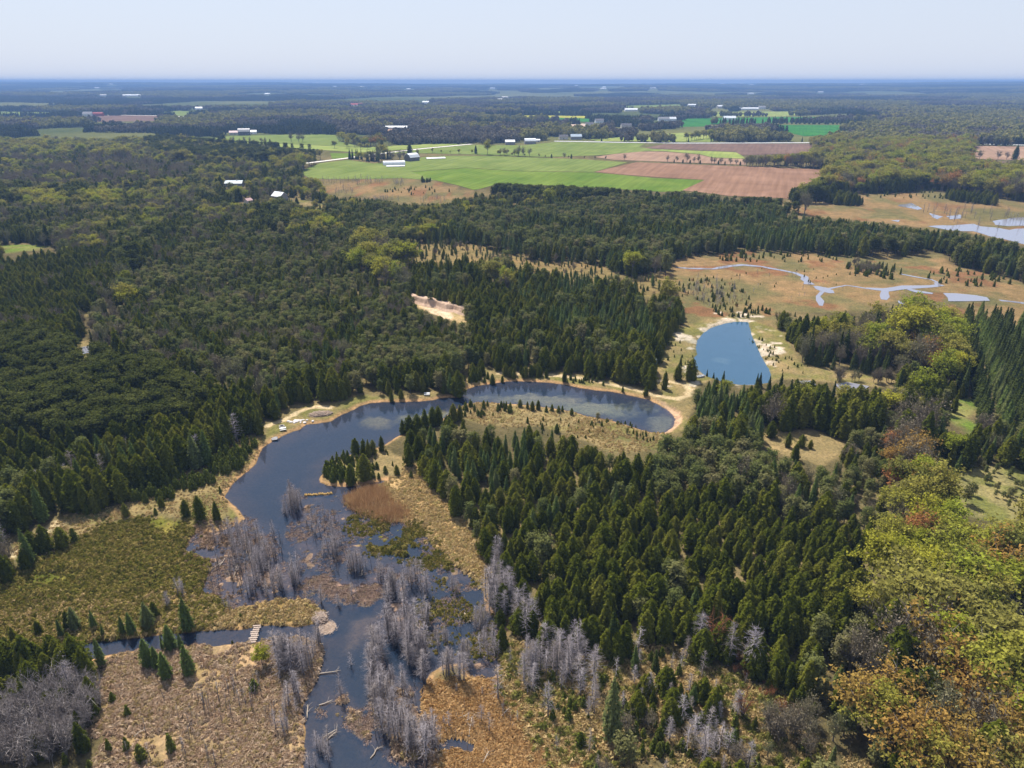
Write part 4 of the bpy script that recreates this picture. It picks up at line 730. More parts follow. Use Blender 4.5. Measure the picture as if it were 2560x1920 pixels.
# ------------------------------------------------------------------ tree prototypes
def cards(C, Nrm, size, r, stretch=1.0, along=None):
    """one small three-cornered spray per centre; returns verts, faces"""
    n = len(C)
    Nrm = Nrm / np.maximum(np.linalg.norm(Nrm, axis=1, keepdims=True), 1e-6)
    ref = r.normal(size=(n, 3)) if along is None else along + r.normal(size=(n, 3)) * .25
    U = ref - (ref * Nrm).sum(1, keepdims=True) * Nrm
    U /= np.maximum(np.linalg.norm(U, axis=1, keepdims=True), 1e-6)
    Vv = np.cross(Nrm, U)
    s = (size * r.uniform(.65, 1.35, n))[:, None]
    a = C + U * s * .62 * stretch
    b = C - U * s * .4 * stretch + Vv * s * .5
    c = C - U * s * .4 * stretch - Vv * s * .5
    V = np.stack([a, b, c], 1).reshape(-1, 3)
    return V, np.arange(3 * n).reshape(-1, 3)


class Geo:
    def __init__(self):
        self.V = []; self.F3 = []; self.F4 = []; self.n = 0; self.tone = []
    def add(self, V, F, tone=None):
        F = np.asarray(F, np.int32) + self.n
        (self.F3 if F.shape[1] == 3 else self.F4).append(F)
        self.V.append(np.asarray(V, float)); self.n += len(V)
        self.tone.append(np.full(len(V), 1.0) if tone is None else tone)
    def tube(self, pts, rad, k=5):
        pts = np.asarray(pts, float); m = len(pts); V = []
        for i in range(m):
            d = pts[min(i + 1, m - 1)] - pts[max(i - 1, 0)]; d = d / (np.linalg.norm(d) + 1e-9)
            u = np.cross(d, (0.3, 1, .1)); u /= np.linalg.norm(u) + 1e-9; w = np.cross(d, u)
            for j in range(k):
                a = 2 * math.pi * j / k
                V.append(pts[i] + (u * math.cos(a) + w * math.sin(a)) * rad[i])
        F = [[i * k + j, i * k + (j + 1) % k, (i + 1) * k + (j + 1) % k, (i + 1) * k + j] for i in range(m - 1) for j in range(k)]
        self.add(V, F)
    def twigs(self, A, B, w, r):
        """thin tapering slivers from A to B, two crossed faces each"""
        d = B - A; n = len(A)
        u = np.cross(d, r.normal(size=(n, 3))); u /= np.maximum(np.linalg.norm(u, axis=1, keepdims=True), 1e-9)
        v = np.cross(d, u); v /= np.maximum(np.linalg.norm(v, axis=1, keepdims=True), 1e-9)
        w = np.broadcast_to(np.asarray(w, float), (n,))[:, None]
        V = np.stack([A - u * w, A + u * w, B, A - v * w, A + v * w, B], 1).reshape(-1, 3)
        self.add(V, np.arange(6 * n).reshape(-1, 3), np.repeat(r.uniform(.75, 1.2, n), 6))
    def arrays(self):
        V = np.concatenate(self.V) if self.V else np.zeros((0, 3))
        F = []
        if self.F3: F.append(np.concatenate(self.F3))
        if self.F4: F.append(np.concatenate(self.F4))
        return V, F, np.concatenate(self.tone) if self.tone else np.zeros(0)
    def mesh(self, name, mat):
        V, F, t = self.arrays()
        me = mesh_np(name, V, F, [mat])
        a = me.attributes.new('tone', 'FLOAT', 'POINT'); a.data.foreach_set('value', t.astype(np.float32))
        return me


def leaf_cloud(g, C, Nrm, size, r, stretch=1.0, along=None, tone=(.72, 1.28), quad=False):
    V, F = cards(C, Nrm, size, r, stretch, along)
    g.add(V, F, np.repeat(r.uniform(*tone, len(C)), 3))


def trunk_geo(h, r0, r, lean=.02, top=.96, k=6):
    g = Geo(); a = r.uniform(0, 6.28)
    pts = []; rad = []
    for i in range(6):
        t = i / 5 * top
        pts.append((math.cos(a) * lean * h * t * t + r.normal() * .01 * h * t, math.sin(a) * lean * h * t * t + r.normal() * .01 * h * t, h * t - (.4 if i == 0 else 0)))
        rad.append(r0 * (1.25 if i == 0 else (1 - .88 * t)))
    g.tube(pts, rad, k)
    return g


def core(g, prof, h, base, seed, n=9, k=.74):
    r = np.random.default_rng(seed)
    rows = 6; V = []
    for i in range(rows):
        t = i / (rows - 1)
        for j in range(n):
            a = 2 * math.pi * j / n
            q = prof(t) * k * (1 + r.normal() * .10) + .02
            V.append((q * math.cos(a), q * math.sin(a), base + (h * .95 - base) * t))
    F = [[i * n + j, i * n + (j + 1) % n, (i + 1) * n + (j + 1) % n, (i + 1) * n + j] for i in range(rows - 1) for j in range(n)]
    g.add(V, F, np.full(len(V), .8))


def cone_cloud(g, prof, h, base, n, size, r, up=.7, lumps=5, jit=.55, stretch=1.0, radial=False, tone=(.72, 1.28), inner=.62, droop=0.0, tiers=0):
    t = r.uniform(0, 1, n * 4)
    pr = np.array([prof(v) for v in t])
    keep = r.uniform(0, 1, n * 4) < (pr + .06 * pr.max()) / (pr.max() * 1.06)
    t = t[keep][:n]; pr = pr[keep][:n]; m = len(t)
    if tiers:
        t = np.clip((np.floor(t * tiers) + .5 + r.normal(0, .17, m)) / tiers, 0, 1)
        pr = np.array([prof(v) for v in t])
    a = r.uniform(0, 2 * math.pi, m)
    ph = r.uniform(0, 6.28, 12)
    lump = 1 + .20 * np.sin(lumps * a + ph[0] + 5 * t) + .14 * np.sin((lumps + 2) * a - 11 * t + ph[1]) + .10 * np.sin(23 * t + ph[2] + 2 * a)
    u = inner + (1 - inner) * np.sqrt(r.uniform(0, 1, m))
    R = pr * lump * u
    C = np.stack([R * np.cos(a), R * np.sin(a), base + (h - base) * t - droop * R], 1)
    nr = np.stack([np.cos(a), np.sin(a), np.full(m, up)], 1) + r.normal(size=(m, 3)) * jit
    al = np.stack([np.cos(a), np.sin(a), np.full(m, -droop + .12)], 1) if radial else None
    leaf_cloud(g, C, nr, size, r, stretch, al, tone)


def make_cedar(s):
    r = np.random.default_rng(100 + s); h = 10
    Rm = (2.2, 2.7, 1.95, 2.4, 3.0)[s % 5]; e, q = ((.72, 1.35), (.8, 2.0), (.85, 1.4), (.7, 1.6), (.75, 1.9))[s % 5]
    prof = lambda t: Rm * ((1 - t ** q) ** e) * (1 - .35 * (1 - t) ** 6) + .03
    g = Geo(); core(g, prof, h, .35, s)
    cone_cloud(g, prof, h, .3, 1250, .47, r, up=1.05, lumps=4 + s % 3, jit=.5)
    if s % 5 in (1, 3):                                       # a second leader
        o = Geo(); p2 = lambda t: Rm * .62 * ((1 - t) ** .6) + .03
        cone_cloud(o, p2, h * .86, 1, 420, .46, r, up=.75)
        V, F, t = o.arrays(); V = V + np.array((Rm * .55, .3, 0)); g.add(V, F[0], t)
    return trunk_geo(h, .17, r), g


def make_sapling(s):
    r = np.random.default_rng(150 + s); h = 3
    Rm = (.75, .62, .9)[s % 3]
    prof = lambda t: Rm * ((1 - t) ** .7) * (1 - .3 * (1 - t) ** 6) + .02
    g = Geo(); core(g, prof, h, .1, s, 7, .7)
    cone_cloud(g, prof, h, .08, 320, .30, r, up=.6, jit=.5)
    return trunk_geo(h, .05, r, k=5), g


def make_tamarack(s):
    r = np.random.default_rng(200 + s); h = 10
    Rm = (1.75, 1.5, 2.0, 1.65)[s % 4]
    prof = lambda t: Rm * ((1 - t) ** .85) * (1 - .45 * (1 - t) ** 4) + .04
    g = Geo()
    cone_cloud(g, prof, h, .8, 1250, .33, r, up=1.0, lumps=7, jit=.5, stretch=1.5, radial=True, inner=.15, droop=.12, tiers=17, tone=(.75, 1.25))
    return trunk_geo(h, .15, r, .01), g


def make_spruce(s):
    r = np.random.default_rng(250 + s); h = 10
    Rm = (1.55, 1.8, 1.35)[s % 3]
    prof = lambda t: Rm * ((1 - t) ** .95) + .04
    g = Geo(); core(g, prof, h, .5, s, 8, .6)
    cone_cloud(g, prof, h, .4, 1050, .42, r, up=.95, lumps=8, jit=.45, stretch=1.25, radial=True, inner=.45, droop=.3, tiers=13)
    return trunk_geo(h, .17, r, .01), g


def make_pine(s, dense=1.0, base=.3):
    r = np.random.default_rng(300 + s); h = 10
    tr = trunk_geo(h, .17, r, .04)
    g = Geo(); nb = int(46 * dense)
    Rm = (1.9, 2.2, 1.7, 2.0)[s % 4]
    t = np.sort(r.uniform(base, .97, nb)); a = np.arange(nb) * 2.4 + r.uniform(0, .8, nb)
    L = Rm * np.sqrt(np.clip(1 - ((t - base - .12) / (1 - base)) ** 2, .03, 1)) * r.uniform(.55, 1.05, nb)
    E = np.stack([L * np.cos(a), L * np.sin(a), h * t + .22 * L], 1)
    A = np.stack([0 * L, 0 * L, h * t - .25], 1)
    tr.twigs(A, E, .04, r)
    for j in range(nb):
        for f in (1.0, .6):
            k = 15 if f == 1 else 9
            c = A[j] + (E[j] - A[j]) * f
            P = c + r.normal(size=(k, 3)) * np.array((.38, .38, .24)) * (1.0 if f == 1 else .9)
            leaf_cloud(g, P, (P - c) * .8 + np.array((math.cos(a[j]) * .3, math.sin(a[j]) * .3, .75)) + r.normal(size=(k, 3)) * .4, .40, r, 1.2)
    return tr, g


def limbs(h, crown_r, r, nl, fork=.32, low=.62):
    tr = trunk_geo(h, .022 * h, r, .03, .62)
    tips = []
    for j in range(nl):
        a = j * 2.4 + r.uniform(-.4, .4); t0 = r.uniform(fork, .6); ln = r.uniform(.6, 1.0)
        z1 = h * r.uniform(low, .98)
        q = crown_r * ln * math.sqrt(max(.15, 1 - ((z1 / h - .66) / (.36 if z1 > .66 * h else .5)) ** 2))
        p0 = np.array((0, 0, h * t0)); p2 = np.array((q * math.cos(a), q * math.sin(a), z1))
        p1 = p0 * .5 + p2 * .5 + np.array((0, 0, -.05 * h)) + r.normal(size=3) * .02 * h
        tr.tube([p0, p1, p2], [.009 * h, .006 * h, .0025 * h], 4)
        tips.append((p1, p2))
        for k in range(3):
            f = r.uniform(.2, 1); pa = p1 + (p2 - p1) * f; pb = pa + r.normal(size=3) * np.array((.11, .11, .06)) * h + np.array((0, 0, .04 * h))
            tr.twigs(pa[None], pb[None], .0035 * h, r); tips.append((pa, pb))
    return tr, tips


def make_maple(s, n=24, size=.52, dens=1.0):
    r = np.random.default_rng(400 + s); h = 14
    cr = (4.0, 4.6, 3.5, 4.2)[s % 4]
    tr, tips = limbs(h, cr, r, 17, .3, .5)
    g = Geo()
    for p1, p2 in tips:
        for f in (1.0, .55):
            if r.uniform() > dens * (1 if f == 1 else .7): continue
            c = p1 + (p2 - p1) * f
            k = int(n * r.uniform(.6, 1.3)); sp = r.uniform(.55, 1.0)
            P = c + r.normal(size=(k, 3)) * np.array((sp, sp, sp * .6))
            leaf_cloud(g, P, (P - c) * .6 + np.array((0, 0, .8)) + r.normal(size=(k, 3)) * .55, size, r, 1.1, tone=(.6, 1.3))
    return tr, g


def make_bare(s, h=12):
    r = np.random.default_rng(500 + s)
    cr = (3.2, 2.6, 3.8)[s % 3]
    tr, tips = limbs(h, cr, r, 18, .12, .36)
    g = Geo()
    for p1, p2 in tips:
        m = 16
        f = r.uniform(0, 1, m)[:, None]
        A = p1 + (p2 - p1) * f
        d = (p2 - p1) / (np.linalg.norm(p2 - p1) + 1e-6)
        B = A + (d * .5 + r.normal(size=(m, 3)) * .5 + np.array((0, 0, .45))) * r.uniform(.5, 1.5, m)[:, None]
        g.twigs(A, B, .035, r)
        P = B + r.normal(size=(m, 3)) * .2                   # swelling buds
        leaf_cloud(g, P[::2], r.normal(size=(len(P[::2]), 3)), .24, r, 1.6)
    return tr, g


def make_shrub(s):
    r = np.random.default_rng(560 + s); h = 4
    tr = Geo(); g = Geo()
    for j in range(7):
        a = r.uniform(0, 6.28); q = r.uniform(.3, 1.3)
        e = np.array((q * math.cos(a), q * math.sin(a), h * r.uniform(.65, 1.0)))
        tr.tube([(0, 0, -.2), e * np.array((.35, .35, .5)), e], [.05, .035, .012], 4)
        m = 26; f = r.uniform(.25, 1, m)[:, None]; A = e * f * np.array((1, 1, 1))
        B = A + (r.normal(size=(m, 3)) * .42 + np.array((0, 0, .35))) * r.uniform(.5, 1.2, m)[:, None]
        g.twigs(A, B, .024, r)
    return tr, g


def make_snag(s):
    r = np.random.default_rng(600 + s); h = 8
    tr = trunk_geo(h, .15, r, .05, 1.0)
    g = Geo(); nb = (90, 70, 110, 40, 84)[s % 5]
    t = r.uniform(.22, .98, nb); a = r.uniform(0, 6.28, nb)
    L = 2.0 * (1 - t) ** .5 * r.uniform(.45, 1.05, nb) + .12
    A = np.stack([0 * L, 0 * L, h * t], 1)
    B = np.stack([L * np.cos(a), L * np.sin(a), h * t + L * r.uniform(-.25, .35, nb)], 1)
    g.twigs(A, B, .032, r)
    m = 4
    f = r.uniform(.35, 1, (nb, m, 1)); A2 = (A[:, None] + (B - A)[:, None] * f).reshape(-1, 3)
    d = np.repeat(B - A, m, 0)
    B2 = A2 + d * .22 + r.normal(size=A2.shape) * .22 + np.array((0, 0, .12))
    g.twigs(A2, B2, .014, r)
    return tr, g


def make_stake(s):
    r = np.random.default_rng(650 + s); h = 4
    tr = trunk_geo(h, .075, r, .06, 1.0, 5)
    g = Geo(); nb = 12
    t = r.uniform(.3, .98, nb); a = r.uniform(0, 6.28, nb); L = r.uniform(.15, .55, nb)
    A = np.stack([0 * L, 0 * L, h * t], 1)
    g.twigs(A, A + np.stack([L * np.cos(a), L * np.sin(a), L * .2], 1), .03, r)
    return tr, g


BARK = plain('bark', (.10, .082, .068), .9, .3, 6)
DEADWOOD = plain('dead_wood', (.17, .15, .14), .9, .3, 5)
GREYBARK = plain('grey_bark', (.17, .15, .135), .9, .3, 5)
L_ = leaf_mat
MAT = {
    'cedar': L_('cedar_leaf', [(0, (.082, .096, .010)), (.5, (.122, .136, .014)), (1, (.175, .172, .024))], .42),
    'sapling': L_('young_cedar_leaf', [(0, (.095, .115, .014)), (1, (.15, .165, .03))], .3),
    'tamarack': L_('tamarack_needles', [(0, (.125, .165, .042)), (.6, (.155, .20, .05)), (1, (.19, .205, .075))], .45),
    'spruce': L_('spruce_needles', [(0, (.062, .08, .018)), (1, (.10, .12, .030))], .38),
    'pine': L_('pine_needles', [(0, (.12, .14, .04)), (.6, (.17, .178, .055)), (1, (.22, .195, .085))], .42),
    'plantation': L_('red_pine_needles', [(0, (.062, .074, .016)), (1, (.10, .108, .026))], .38),
    'maple': L_('spring_leaf', [(0, (.20, .20, .045)), (.25, (.27, .245, .06)), (.5, (.33, .29, .055)), (.75, (.27, .30, .035)), (1, (.38, .35, .04))], .42),
    'ochre': L_('ochre_leaf', [(0, (.34, .235, .06)), (.6, (.36, .21, .055)), (1, (.38, .17, .065))], .4),
    'bare': L_('bare_twigs', [(0, (.19, .155, .11)), (.6, (.24, .20, .13)), (1, (.22, .215, .10))], .15),
    'bare_shrub': L_('grey_twigs', [(0, (.33, .285, .26)), (1, (.44, .39, .36))], .1),
    'snag': L_('dead_twigs', [(0, (.37, .325, .32)), (.6, (.46, .41, .41)), (1, (.38, .32, .28))], .1),
    'stake': L_('dead_stub', [(0, (.24, .20, .18)), (1, (.36, .32, .30))], .05),
    'redbush': L_('red_twigs', [(0, (.32, .13, .06)), (1, (.42, .20, .09))], .2),
}
MAKE = {'cedar': (make_cedar, 5, 10, BARK), 'sapling': (make_sapling, 3, 3, BARK), 'tamarack': (make_tamarack, 4, 10, BARK), 'spruce': (make_spruce, 3, 10, BARK),
        'pine': (make_pine, 4, 10, BARK), 'plantation': (lambda s: make_pine(s + 40, 1.15, .38), 3, 10, BARK), 'maple': (make_maple, 4, 14, GREYBARK), 'ochre': (lambda s: make_maple(s + 9, 18, .46, .85), 2, 14, GREYBARK),
        'bare': (make_bare, 3, 12, GREYBARK), 'bare_shrub': (make_shrub, 3, 4, DEADWOOD), 'snag': (make_snag, 5, 8, DEADWOOD), 'stake': (make_stake, 3, 4, DEADWOOD), 'redbush': (lambda s: make_shrub(s + 20), 2, 4, BARK)}
PROTO = {}
for k, (fn, nv, h0, bark) in MAKE.items():
    lst = []
    col = bpy.data.collections.new('kind_' + k)               # source shapes for the mass of far trees; not linked to the scene
    for s in range(nv):
        tr, g = fn(s)
        tme = tr.mesh(k + '_trunk', bark); cme = g.mesh(k + '_crown', MAT[k])
        V1, F1, t1 = tr.arrays(); V2, F2, t2 = g.arrays()
        FF = [f for f in F1] + [f + len(V1) for f in F2]
        mi = np.concatenate([np.zeros(sum(len(f) for f in F1)), np.ones(sum(len(f) for f in F2))])
        jme = mesh_np(k, np.concatenate([V1, V2]), FF, [bark, MAT[k]], mi)
        a = jme.attributes.new('tone', 'FLOAT', 'POINT'); a.data.foreach_set('value', np.concatenate([t1, t2]).astype(np.float32))
        po = bpy.data.objects.new('%s_%02d' % (k, s), jme); col.objects.link(po)
        lst.append((tme, cme))
    PROTO[k] = (lst, h0, col)

# ------------------------------------------------------------------ mass scatter
def scatter(name, pts, scl, rz, idx, col, label, cat=None):
    n = len(pts)
    me = bpy.data.meshes.new(name)
    me.vertices.add(n); me.vertices.foreach_set('co', np.asarray(pts, np.float32).ravel())
    a = me.attributes.new('scl', 'FLOAT_VECTOR', 'POINT'); a.data.foreach_set('vector', np.asarray(scl, np.float32).ravel())
    a = me.attributes.new('rz', 'FLOAT', 'POINT'); a.data.foreach_set('value', np.asarray(rz, np.float32))
    a = me.attributes.new('pick', 'INT', 'POINT'); a.data.foreach_set('value', np.asarray(idx, np.int32))
    o = obj(name, me)
    ng = bpy.data.node_groups.new(name + '_scatter', 'GeometryNodeTree')
    ng.interface.new_socket('Geometry', in_out='INPUT', socket_type='NodeSocketGeometry')
    ng.interface.new_socket('Geometry', in_out='OUTPUT', socket_type='NodeSocketGeometry')
    gi = ng.nodes.new('NodeGroupInput'); go = ng.nodes.new('NodeGroupOutput')
    ci = ng.nodes.new('GeometryNodeCollectionInfo')
    ci.inputs['Collection'].default_value = col
    ci.inputs['Separate Children'].default_value = True
    ci.inputs['Reset Children'].default_value = True
    ip = ng.nodes.new('GeometryNodeInstanceOnPoints')
    ip.inputs['Pick Instance'].default_value = True
    def na(nm, t):
        q = ng.nodes.new('GeometryNodeInputNamedAttribute'); q.data_type = t; q.inputs['Name'].default_value = nm
        return [s for s in q.outputs if s.enabled and s.name == 'Attribute'][0]
    cx = ng.nodes.new('ShaderNodeCombineXYZ')
    ng.links.new(na('rz', 'FLOAT'), cx.inputs['Z'])
    er = ng.nodes.new('FunctionNodeEulerToRotation')
    ng.links.new(cx.outputs[0], er.inputs[0])
    ng.links.new(gi.outputs[0], ip.inputs['Points'])
    ng.links.new(ci.outputs[0], ip.inputs['Instance'])
    ng.links.new(na('pick', 'INT'), ip.inputs['Instance Index'])
    ng.links.new(er.outputs[0], ip.inputs['Rotation'])
    ng.links.new(na('scl', 'FLOAT_VECTOR'), ip.inputs['Scale'])
    ng.links.new(ip.outputs[0], go.inputs[0])
    md = o.modifiers.new('scatter', 'NODES'); md.node_group = ng
    return props(o, label, cat, kind='stuff')


# ------------------------------------------------------------------ where the trees grow
OPEN = [PO[k] for k in LAY_OPEN] + [v[0] for v in FIELDS.values()]


def in_open(x, y):
    m = np.zeros(x.shape, bool)
    for p in OPEN:
        m |= inside(p, x, y)
    return m


def seg_near(pl, x, y, d):
    m = np.zeros(x.shape, bool)
    for i in range(len(pl) - 1):
        x1, y1 = pl[i]; x2, y2 = pl[i + 1]; dx, dy = x2 - x1, y2 - y1
        t = np.clip(((x - x1) * dx + (y - y1) * dy) / (dx * dx + dy * dy + 1e-9), 0, 1)
        m |= np.hypot(x - x1 - t * dx, y - y1 - t * dy) < d
    return m


KIND_NAMES = list(MAKE)
TX, TY, TH, TK, TZ = [], [], [], [], []          # x, y, height, kind index, place name


def plant(x, y, h, k, z):
    TX.append(np.asarray(x, float)); TY.append(np.asarray(y, float)); TH.append(np.asarray(h, float)); TK.append(np.asarray(k, int)); TZ.append(np.asarray(z, object))


def jgrid(y0, y1, sp, half=.80, jit=.42):
    ys = np.arange(y0, y1, sp * .87)
    xs = np.arange(-half * y1, half * y1, sp)
    gx_, gy_ = np.meshgrid(xs, ys)
    gx_ = gx_ + (np.arange(len(ys)) % 2)[:, None] * sp * .5
    x = (gx_ + rng.uniform(-jit, jit, gx_.shape) * sp).ravel(); y = (gy_ + rng.uniform(-jit, jit, gy_.shape) * sp).ravel()
    m = np.abs(x) < half * y + 25
    return x[m], y[m]


FAR_MIX = [({'maple': .55, 'bare': .3, 'pine': .15}, 12, 17, .5), ({'bare': .6, 'maple': .25, 'pine': .15}, 11, 16, .5), ({'plantation': .5, 'cedar': .35, 'pine': .15}, 10, 15, .8)]


def sow(y0, y1, sp, dens_mul=1.0):
    x, y = jgrid(y0, y1, sp)
    zi = np.full(x.shape, -1)
    for i, zz in reversed(list(enumerate(LAY_ZONE))):
        zi[inside(zz[1], x + (noise(x, y, 7, 71) - .5) * 5, y + (noise(x, y, 7, 72) - .5) * 7)] = i
    reg = fbm(x, y, 170, 73)
    h = np.zeros(x.shape); k = np.zeros(x.shape, int); ok = np.zeros(x.shape, bool); nm = np.empty(x.shape, object)
    patch = fbm(x, y, 17, 74)                                  # trees of one kind stand together
    for i in range(-1, len(LAY_ZONE)):
        sets = [(zi == i, LAY_ZONE[i][2], LAY_ZONE[i][3], LAY_ZONE[i][4], LAY_ZONE[i][5], LAY_ZONE[i][0])] if i >= 0 else \
            [((zi == -1) & (np.hypot(x, y) < 330), {'cedar': .74, 'pine': .14, 'tamarack': .09, 'bare': .03}, 5.6, 9.2, .88, 'far_wood'),
             ((zi == -1) & (np.hypot(x, y) >= 330) & (reg < .44), *FAR_MIX[0], 'far_wood'), ((zi == -1) & (np.hypot(x, y) >= 330) & (reg >= .44) & (reg < .52), *FAR_MIX[1], 'far_wood'), ((zi == -1) & (np.hypot(x, y) >= 330) & (reg >= .52), *FAR_MIX[2], 'far_wood')]
        for m, wts, h0, h1, dn, name in sets:
            n = int(m.sum())
            if not n: continue
            ks = list(wts); ws = np.array([wts[q] for q in ks]); cum = np.cumsum(ws / ws.sum())
            u = np.clip(.62 * (smooth(.22, .78, patch[m])) + .38 * rng.uniform(0, 1, n), 0, .999)
            u = np.argsort(np.argsort(u)) / n
            k[m] = np.array([KIND_NAMES.index(q) for q in ks])[np.minimum(np.searchsorted(cum, u), len(ks) - 1)]
            h[m] = rng.triangular(h0 * .8, (h0 + h1) / 2, h1 * 1.08, n) * (.78 + .44 * noise(x[m], y[m], 22, 75))
            ok[m] = rng.uniform(0, 1, n) < dn * dens_mul * (1 if name not in ('mid_bog',) else .4 + 1.2 * noise(x[m], y[m], 14, 78))
            nm[m] = name
    x, y, h, k, nm = x[ok], y[ok], h[ok], k[ok], nm[ok]
    hk = np.isin(k, [KIND_NAMES.index('sapling'), KIND_NAMES.index('redbush')])
    h = np.where(hk, h * .45, h)
    bad = in_open(x, y)
    for f in (.45, .92):                                       # crowns stay clear of ponds, meadows and fields behind them
        q = CAM_H / (CAM_H - np.minimum(h, 24) * f)
        bad |= in_open(x * q, y * q)
    for pl, w in LAY_ROAD.values():
        bad |= seg_near(pl, x, y, w + 5); bad |= seg_near(pl, x * CAM_H / (CAM_H - h * .9), y * CAM_H / (CAM_H - h * .9), w * .5)
    for pl in LAY_TRAIL.values():
        bad |= seg_near(pl, x, y, 2.6)
    for sx, sy in LAY_SPOT.values():
        if sy > 300:
            bad |= np.hypot(x - sx, y - sy) < 11
            t = (sy - y) ; lim = 75 * sy / 1000.
            bad |= (np.abs(x - sx * y / sy) < 10 + 4 * noise(x, y, 9, 95)) & (t > 0) & (t < lim)
    g = ~bad
    plant(x[g], y[g], h[g], k[g], nm[g])


KI = {k: i for i, k in enumerate(KIND_NAMES)}
rows_poly = [z for z in LAY_ZONE if z[0] == 'rows'][0][1]
LAY_ZONE = [z for z in LAY_ZONE if z[0] != 'rows']
sow(66, 330, 3.3)
sow(330, 640, 3.9, .98)
sow(640, 1250, 5.6, 1.0)
# keep sown trees out of the rows of the planted block
TX[:] = [np.concatenate(TX)]; TY[:] = [np.concatenate(TY)]; TH[:] = [np.concatenate(TH)]; TK[:] = [np.concatenate(TK)]; TZ[:] = [np.concatenate(TZ)]
m = ~inside(rows_poly, TX[0], TY[0])
TX[0], TY[0], TH[0], TK[0], TZ[0] = TX[0][m], TY[0][m], TH[0][m], TK[0][m], TZ[0][m]
RP = np.array(rows_poly)
ra = math.radians(-27.5); rdir = np.array((math.sin(-ra), math.cos(ra))); rnor = np.array((rdir[1], -rdir[0]))
cxy = RP.mean(0); R_x, R_y, R_k = [], [], []
for i in range(-26, 27):
    for j in range(-40, 41):
        p = cxy + rnor * i * 5.0 + rdir * j * 3.1 + rng.uniform(-.4, .4, 2)
        R_x.append(p[0]); R_y.append(p[1]); R_k.append(KI['tamarack'] if i % 3 == 0 else KI['spruce'])
R_x = np.array(R_x); R_y = np.array(R_y); R_k = np.array(R_k)
m = inside(rows_poly, R_x, R_y) & ~in_open(R_x, R_y) & (rng.uniform(0, 1, len(R_x)) < .95)
plant(R_x[m], R_y[m], rng.uniform(9, 12.5, m.sum()), R_k[m], np.array(['rows'] * int(m.sum()), object))

for (k, x, y, h) in LAY_SINGLE:
    plant([x], [y], [h], [KI[k]], np.array([''], object))
for (k, x, y, rx, ry, n, h0, h1) in LAY_CLUSTER:
    a = rng.uniform(0, 2 * math.pi, n); q = np.sqrt(rng.uniform(0, 1, n))
    plant(x + rx * q * np.cos(a), y + ry * q * np.sin(a), rng.uniform(h0, h1, n), np.full(n, KI[k]), np.array([''] * n, object))
for (k, pl, sp, h0, h1) in LAY_LINE:
    for i in range(len(pl) - 1):
        a = np.array(pl[i]); b = np.array(pl[i + 1]); n = max(1, int(np.linalg.norm(b - a) / sp))
        t = (np.arange(n) + rng.uniform(0, .7, n)) / n
        p = a + (b - a) * t[:, None] + rng.uniform(-1.5, 1.5, (n, 2))
        plant(p[:, 0], p[:, 1], rng.uniform(h0, h1, n), np.full(n, KI[k]), np.array(['hedge'] * n, object))

TX = np.concatenate(TX); TY = np.concatenate(TY); TH = np.concatenate(TH); TK = np.concatenate(TK); TZ = np.concatenate(TZ)
TGZ = ground_z(TX, TY)

# ------------------------------------------------------------------ words for where a tree stands
PLACE = {'scrub': 'in the dry scrub below the cedar stand', 'hardwood': 'in the yellow-green wood by the sapling meadow', 'tam_q': 'in the green larch clump behind the pond meadow', 'tam_i': 'among the larches above the reed bed',
         'east_pine': 'in the greyish pine part of the pond-side stand', 'point_edge': 'on the grassy point in the pond', 'cedar_clump': 'in the round cedar grove before the blue pond', 'tall_hardwood': 'in the tall yellow row beside the planted rows',
         'mixed_wood_back': 'in the thin brush between bog and blue pond', 'mixed_wood': 'in the mixed wood beside the blue pond', 'rows': 'in the planted rows of spruce', 'se_cedar': 'in the dark grove above the sapling meadow',
         'west_plantation': 'in the even dark pine plantation', 'west_lower': 'in the dark stand above the olive marsh', 'west_cedar': 'in the dense cedar wood beyond the plantation', 'west_creek': 'along the hidden brook in the cedar wood',
         'mid_bog': 'on the thinly wooded bog', 'mid_tamarack': 'in the larch and cedar wood by the creek bog', 'mid_cedar': 'in the cedar wood between sand pit and pond', 'mid_pine': 'in the greyish wood across the pond',
         'tam_front': 'in the green front row facing the creek bog', 'north_band': 'in the long wood behind the creek bog', 'pine_strip': 'in the tall dark strip below the fields', 'north_mid': 'in the wood below the tan clearing',
         'bright_maples': 'in the bright leafy clump amid the grey wood', 'west_mixed': 'in the mixed wood by the small meadow', 'west_pines_far': 'in the even pine block by the gravel track', 'west_far_grey': 'in the grey leafless wood',
         'west_far': 'in the far leafy wood before the farms', 'house_wood': 'in the wood around the cottages', 'north_hardwood': 'in the leafless block before the long white shed', 'east_hill': 'in the wide leafy wood beside the ploughed field',
         'far_wood': 'in the far woods', 'hedge': 'in a hedgerow between the fields', 'east_cedar': 'in the dense stand beside the reed bed',
         'marsh_olive': 'on the olive tussock marsh', 'marsh_pink': 'on the pinkish marsh below the creek', 'bog': 'on the orange-tan bog', 'reed': 'on the pale reed bed', 'shore_left': 'on the dry strip above the olive marsh', 'shore_nw': 'on the bank by the sandy landing',
         'shore_n': 'on the bank by the sandy landing', 'shore_ne': 'along the sand track by the pond', 'isle_meadow': 'on the tan meadow inside the pond bend', 'isle': 'on the narrow islet of dead trees', 'shallow': 'in the flooded marsh below the reed bed',
         'shallow_left': 'in the flooded marsh beside the olive marsh', 'wet': 'beside the open pond water', 'round_rim': 'on the pale banks of the blue pond', 'loop_meadow': 'by the looping sand track', 'meadow_c': 'on the tan bog along the winding creek',
         'far_marsh': 'in the bright pools of the far marsh', 'far_clear': 'in the tan clearing below the hay field', 'sapling_meadow': 'on the open sapling meadow', 'mid_meadow': 'on the small meadow beside the cedar grove', 'bank_wood': 'in the grey thicket at the marsh corner'}
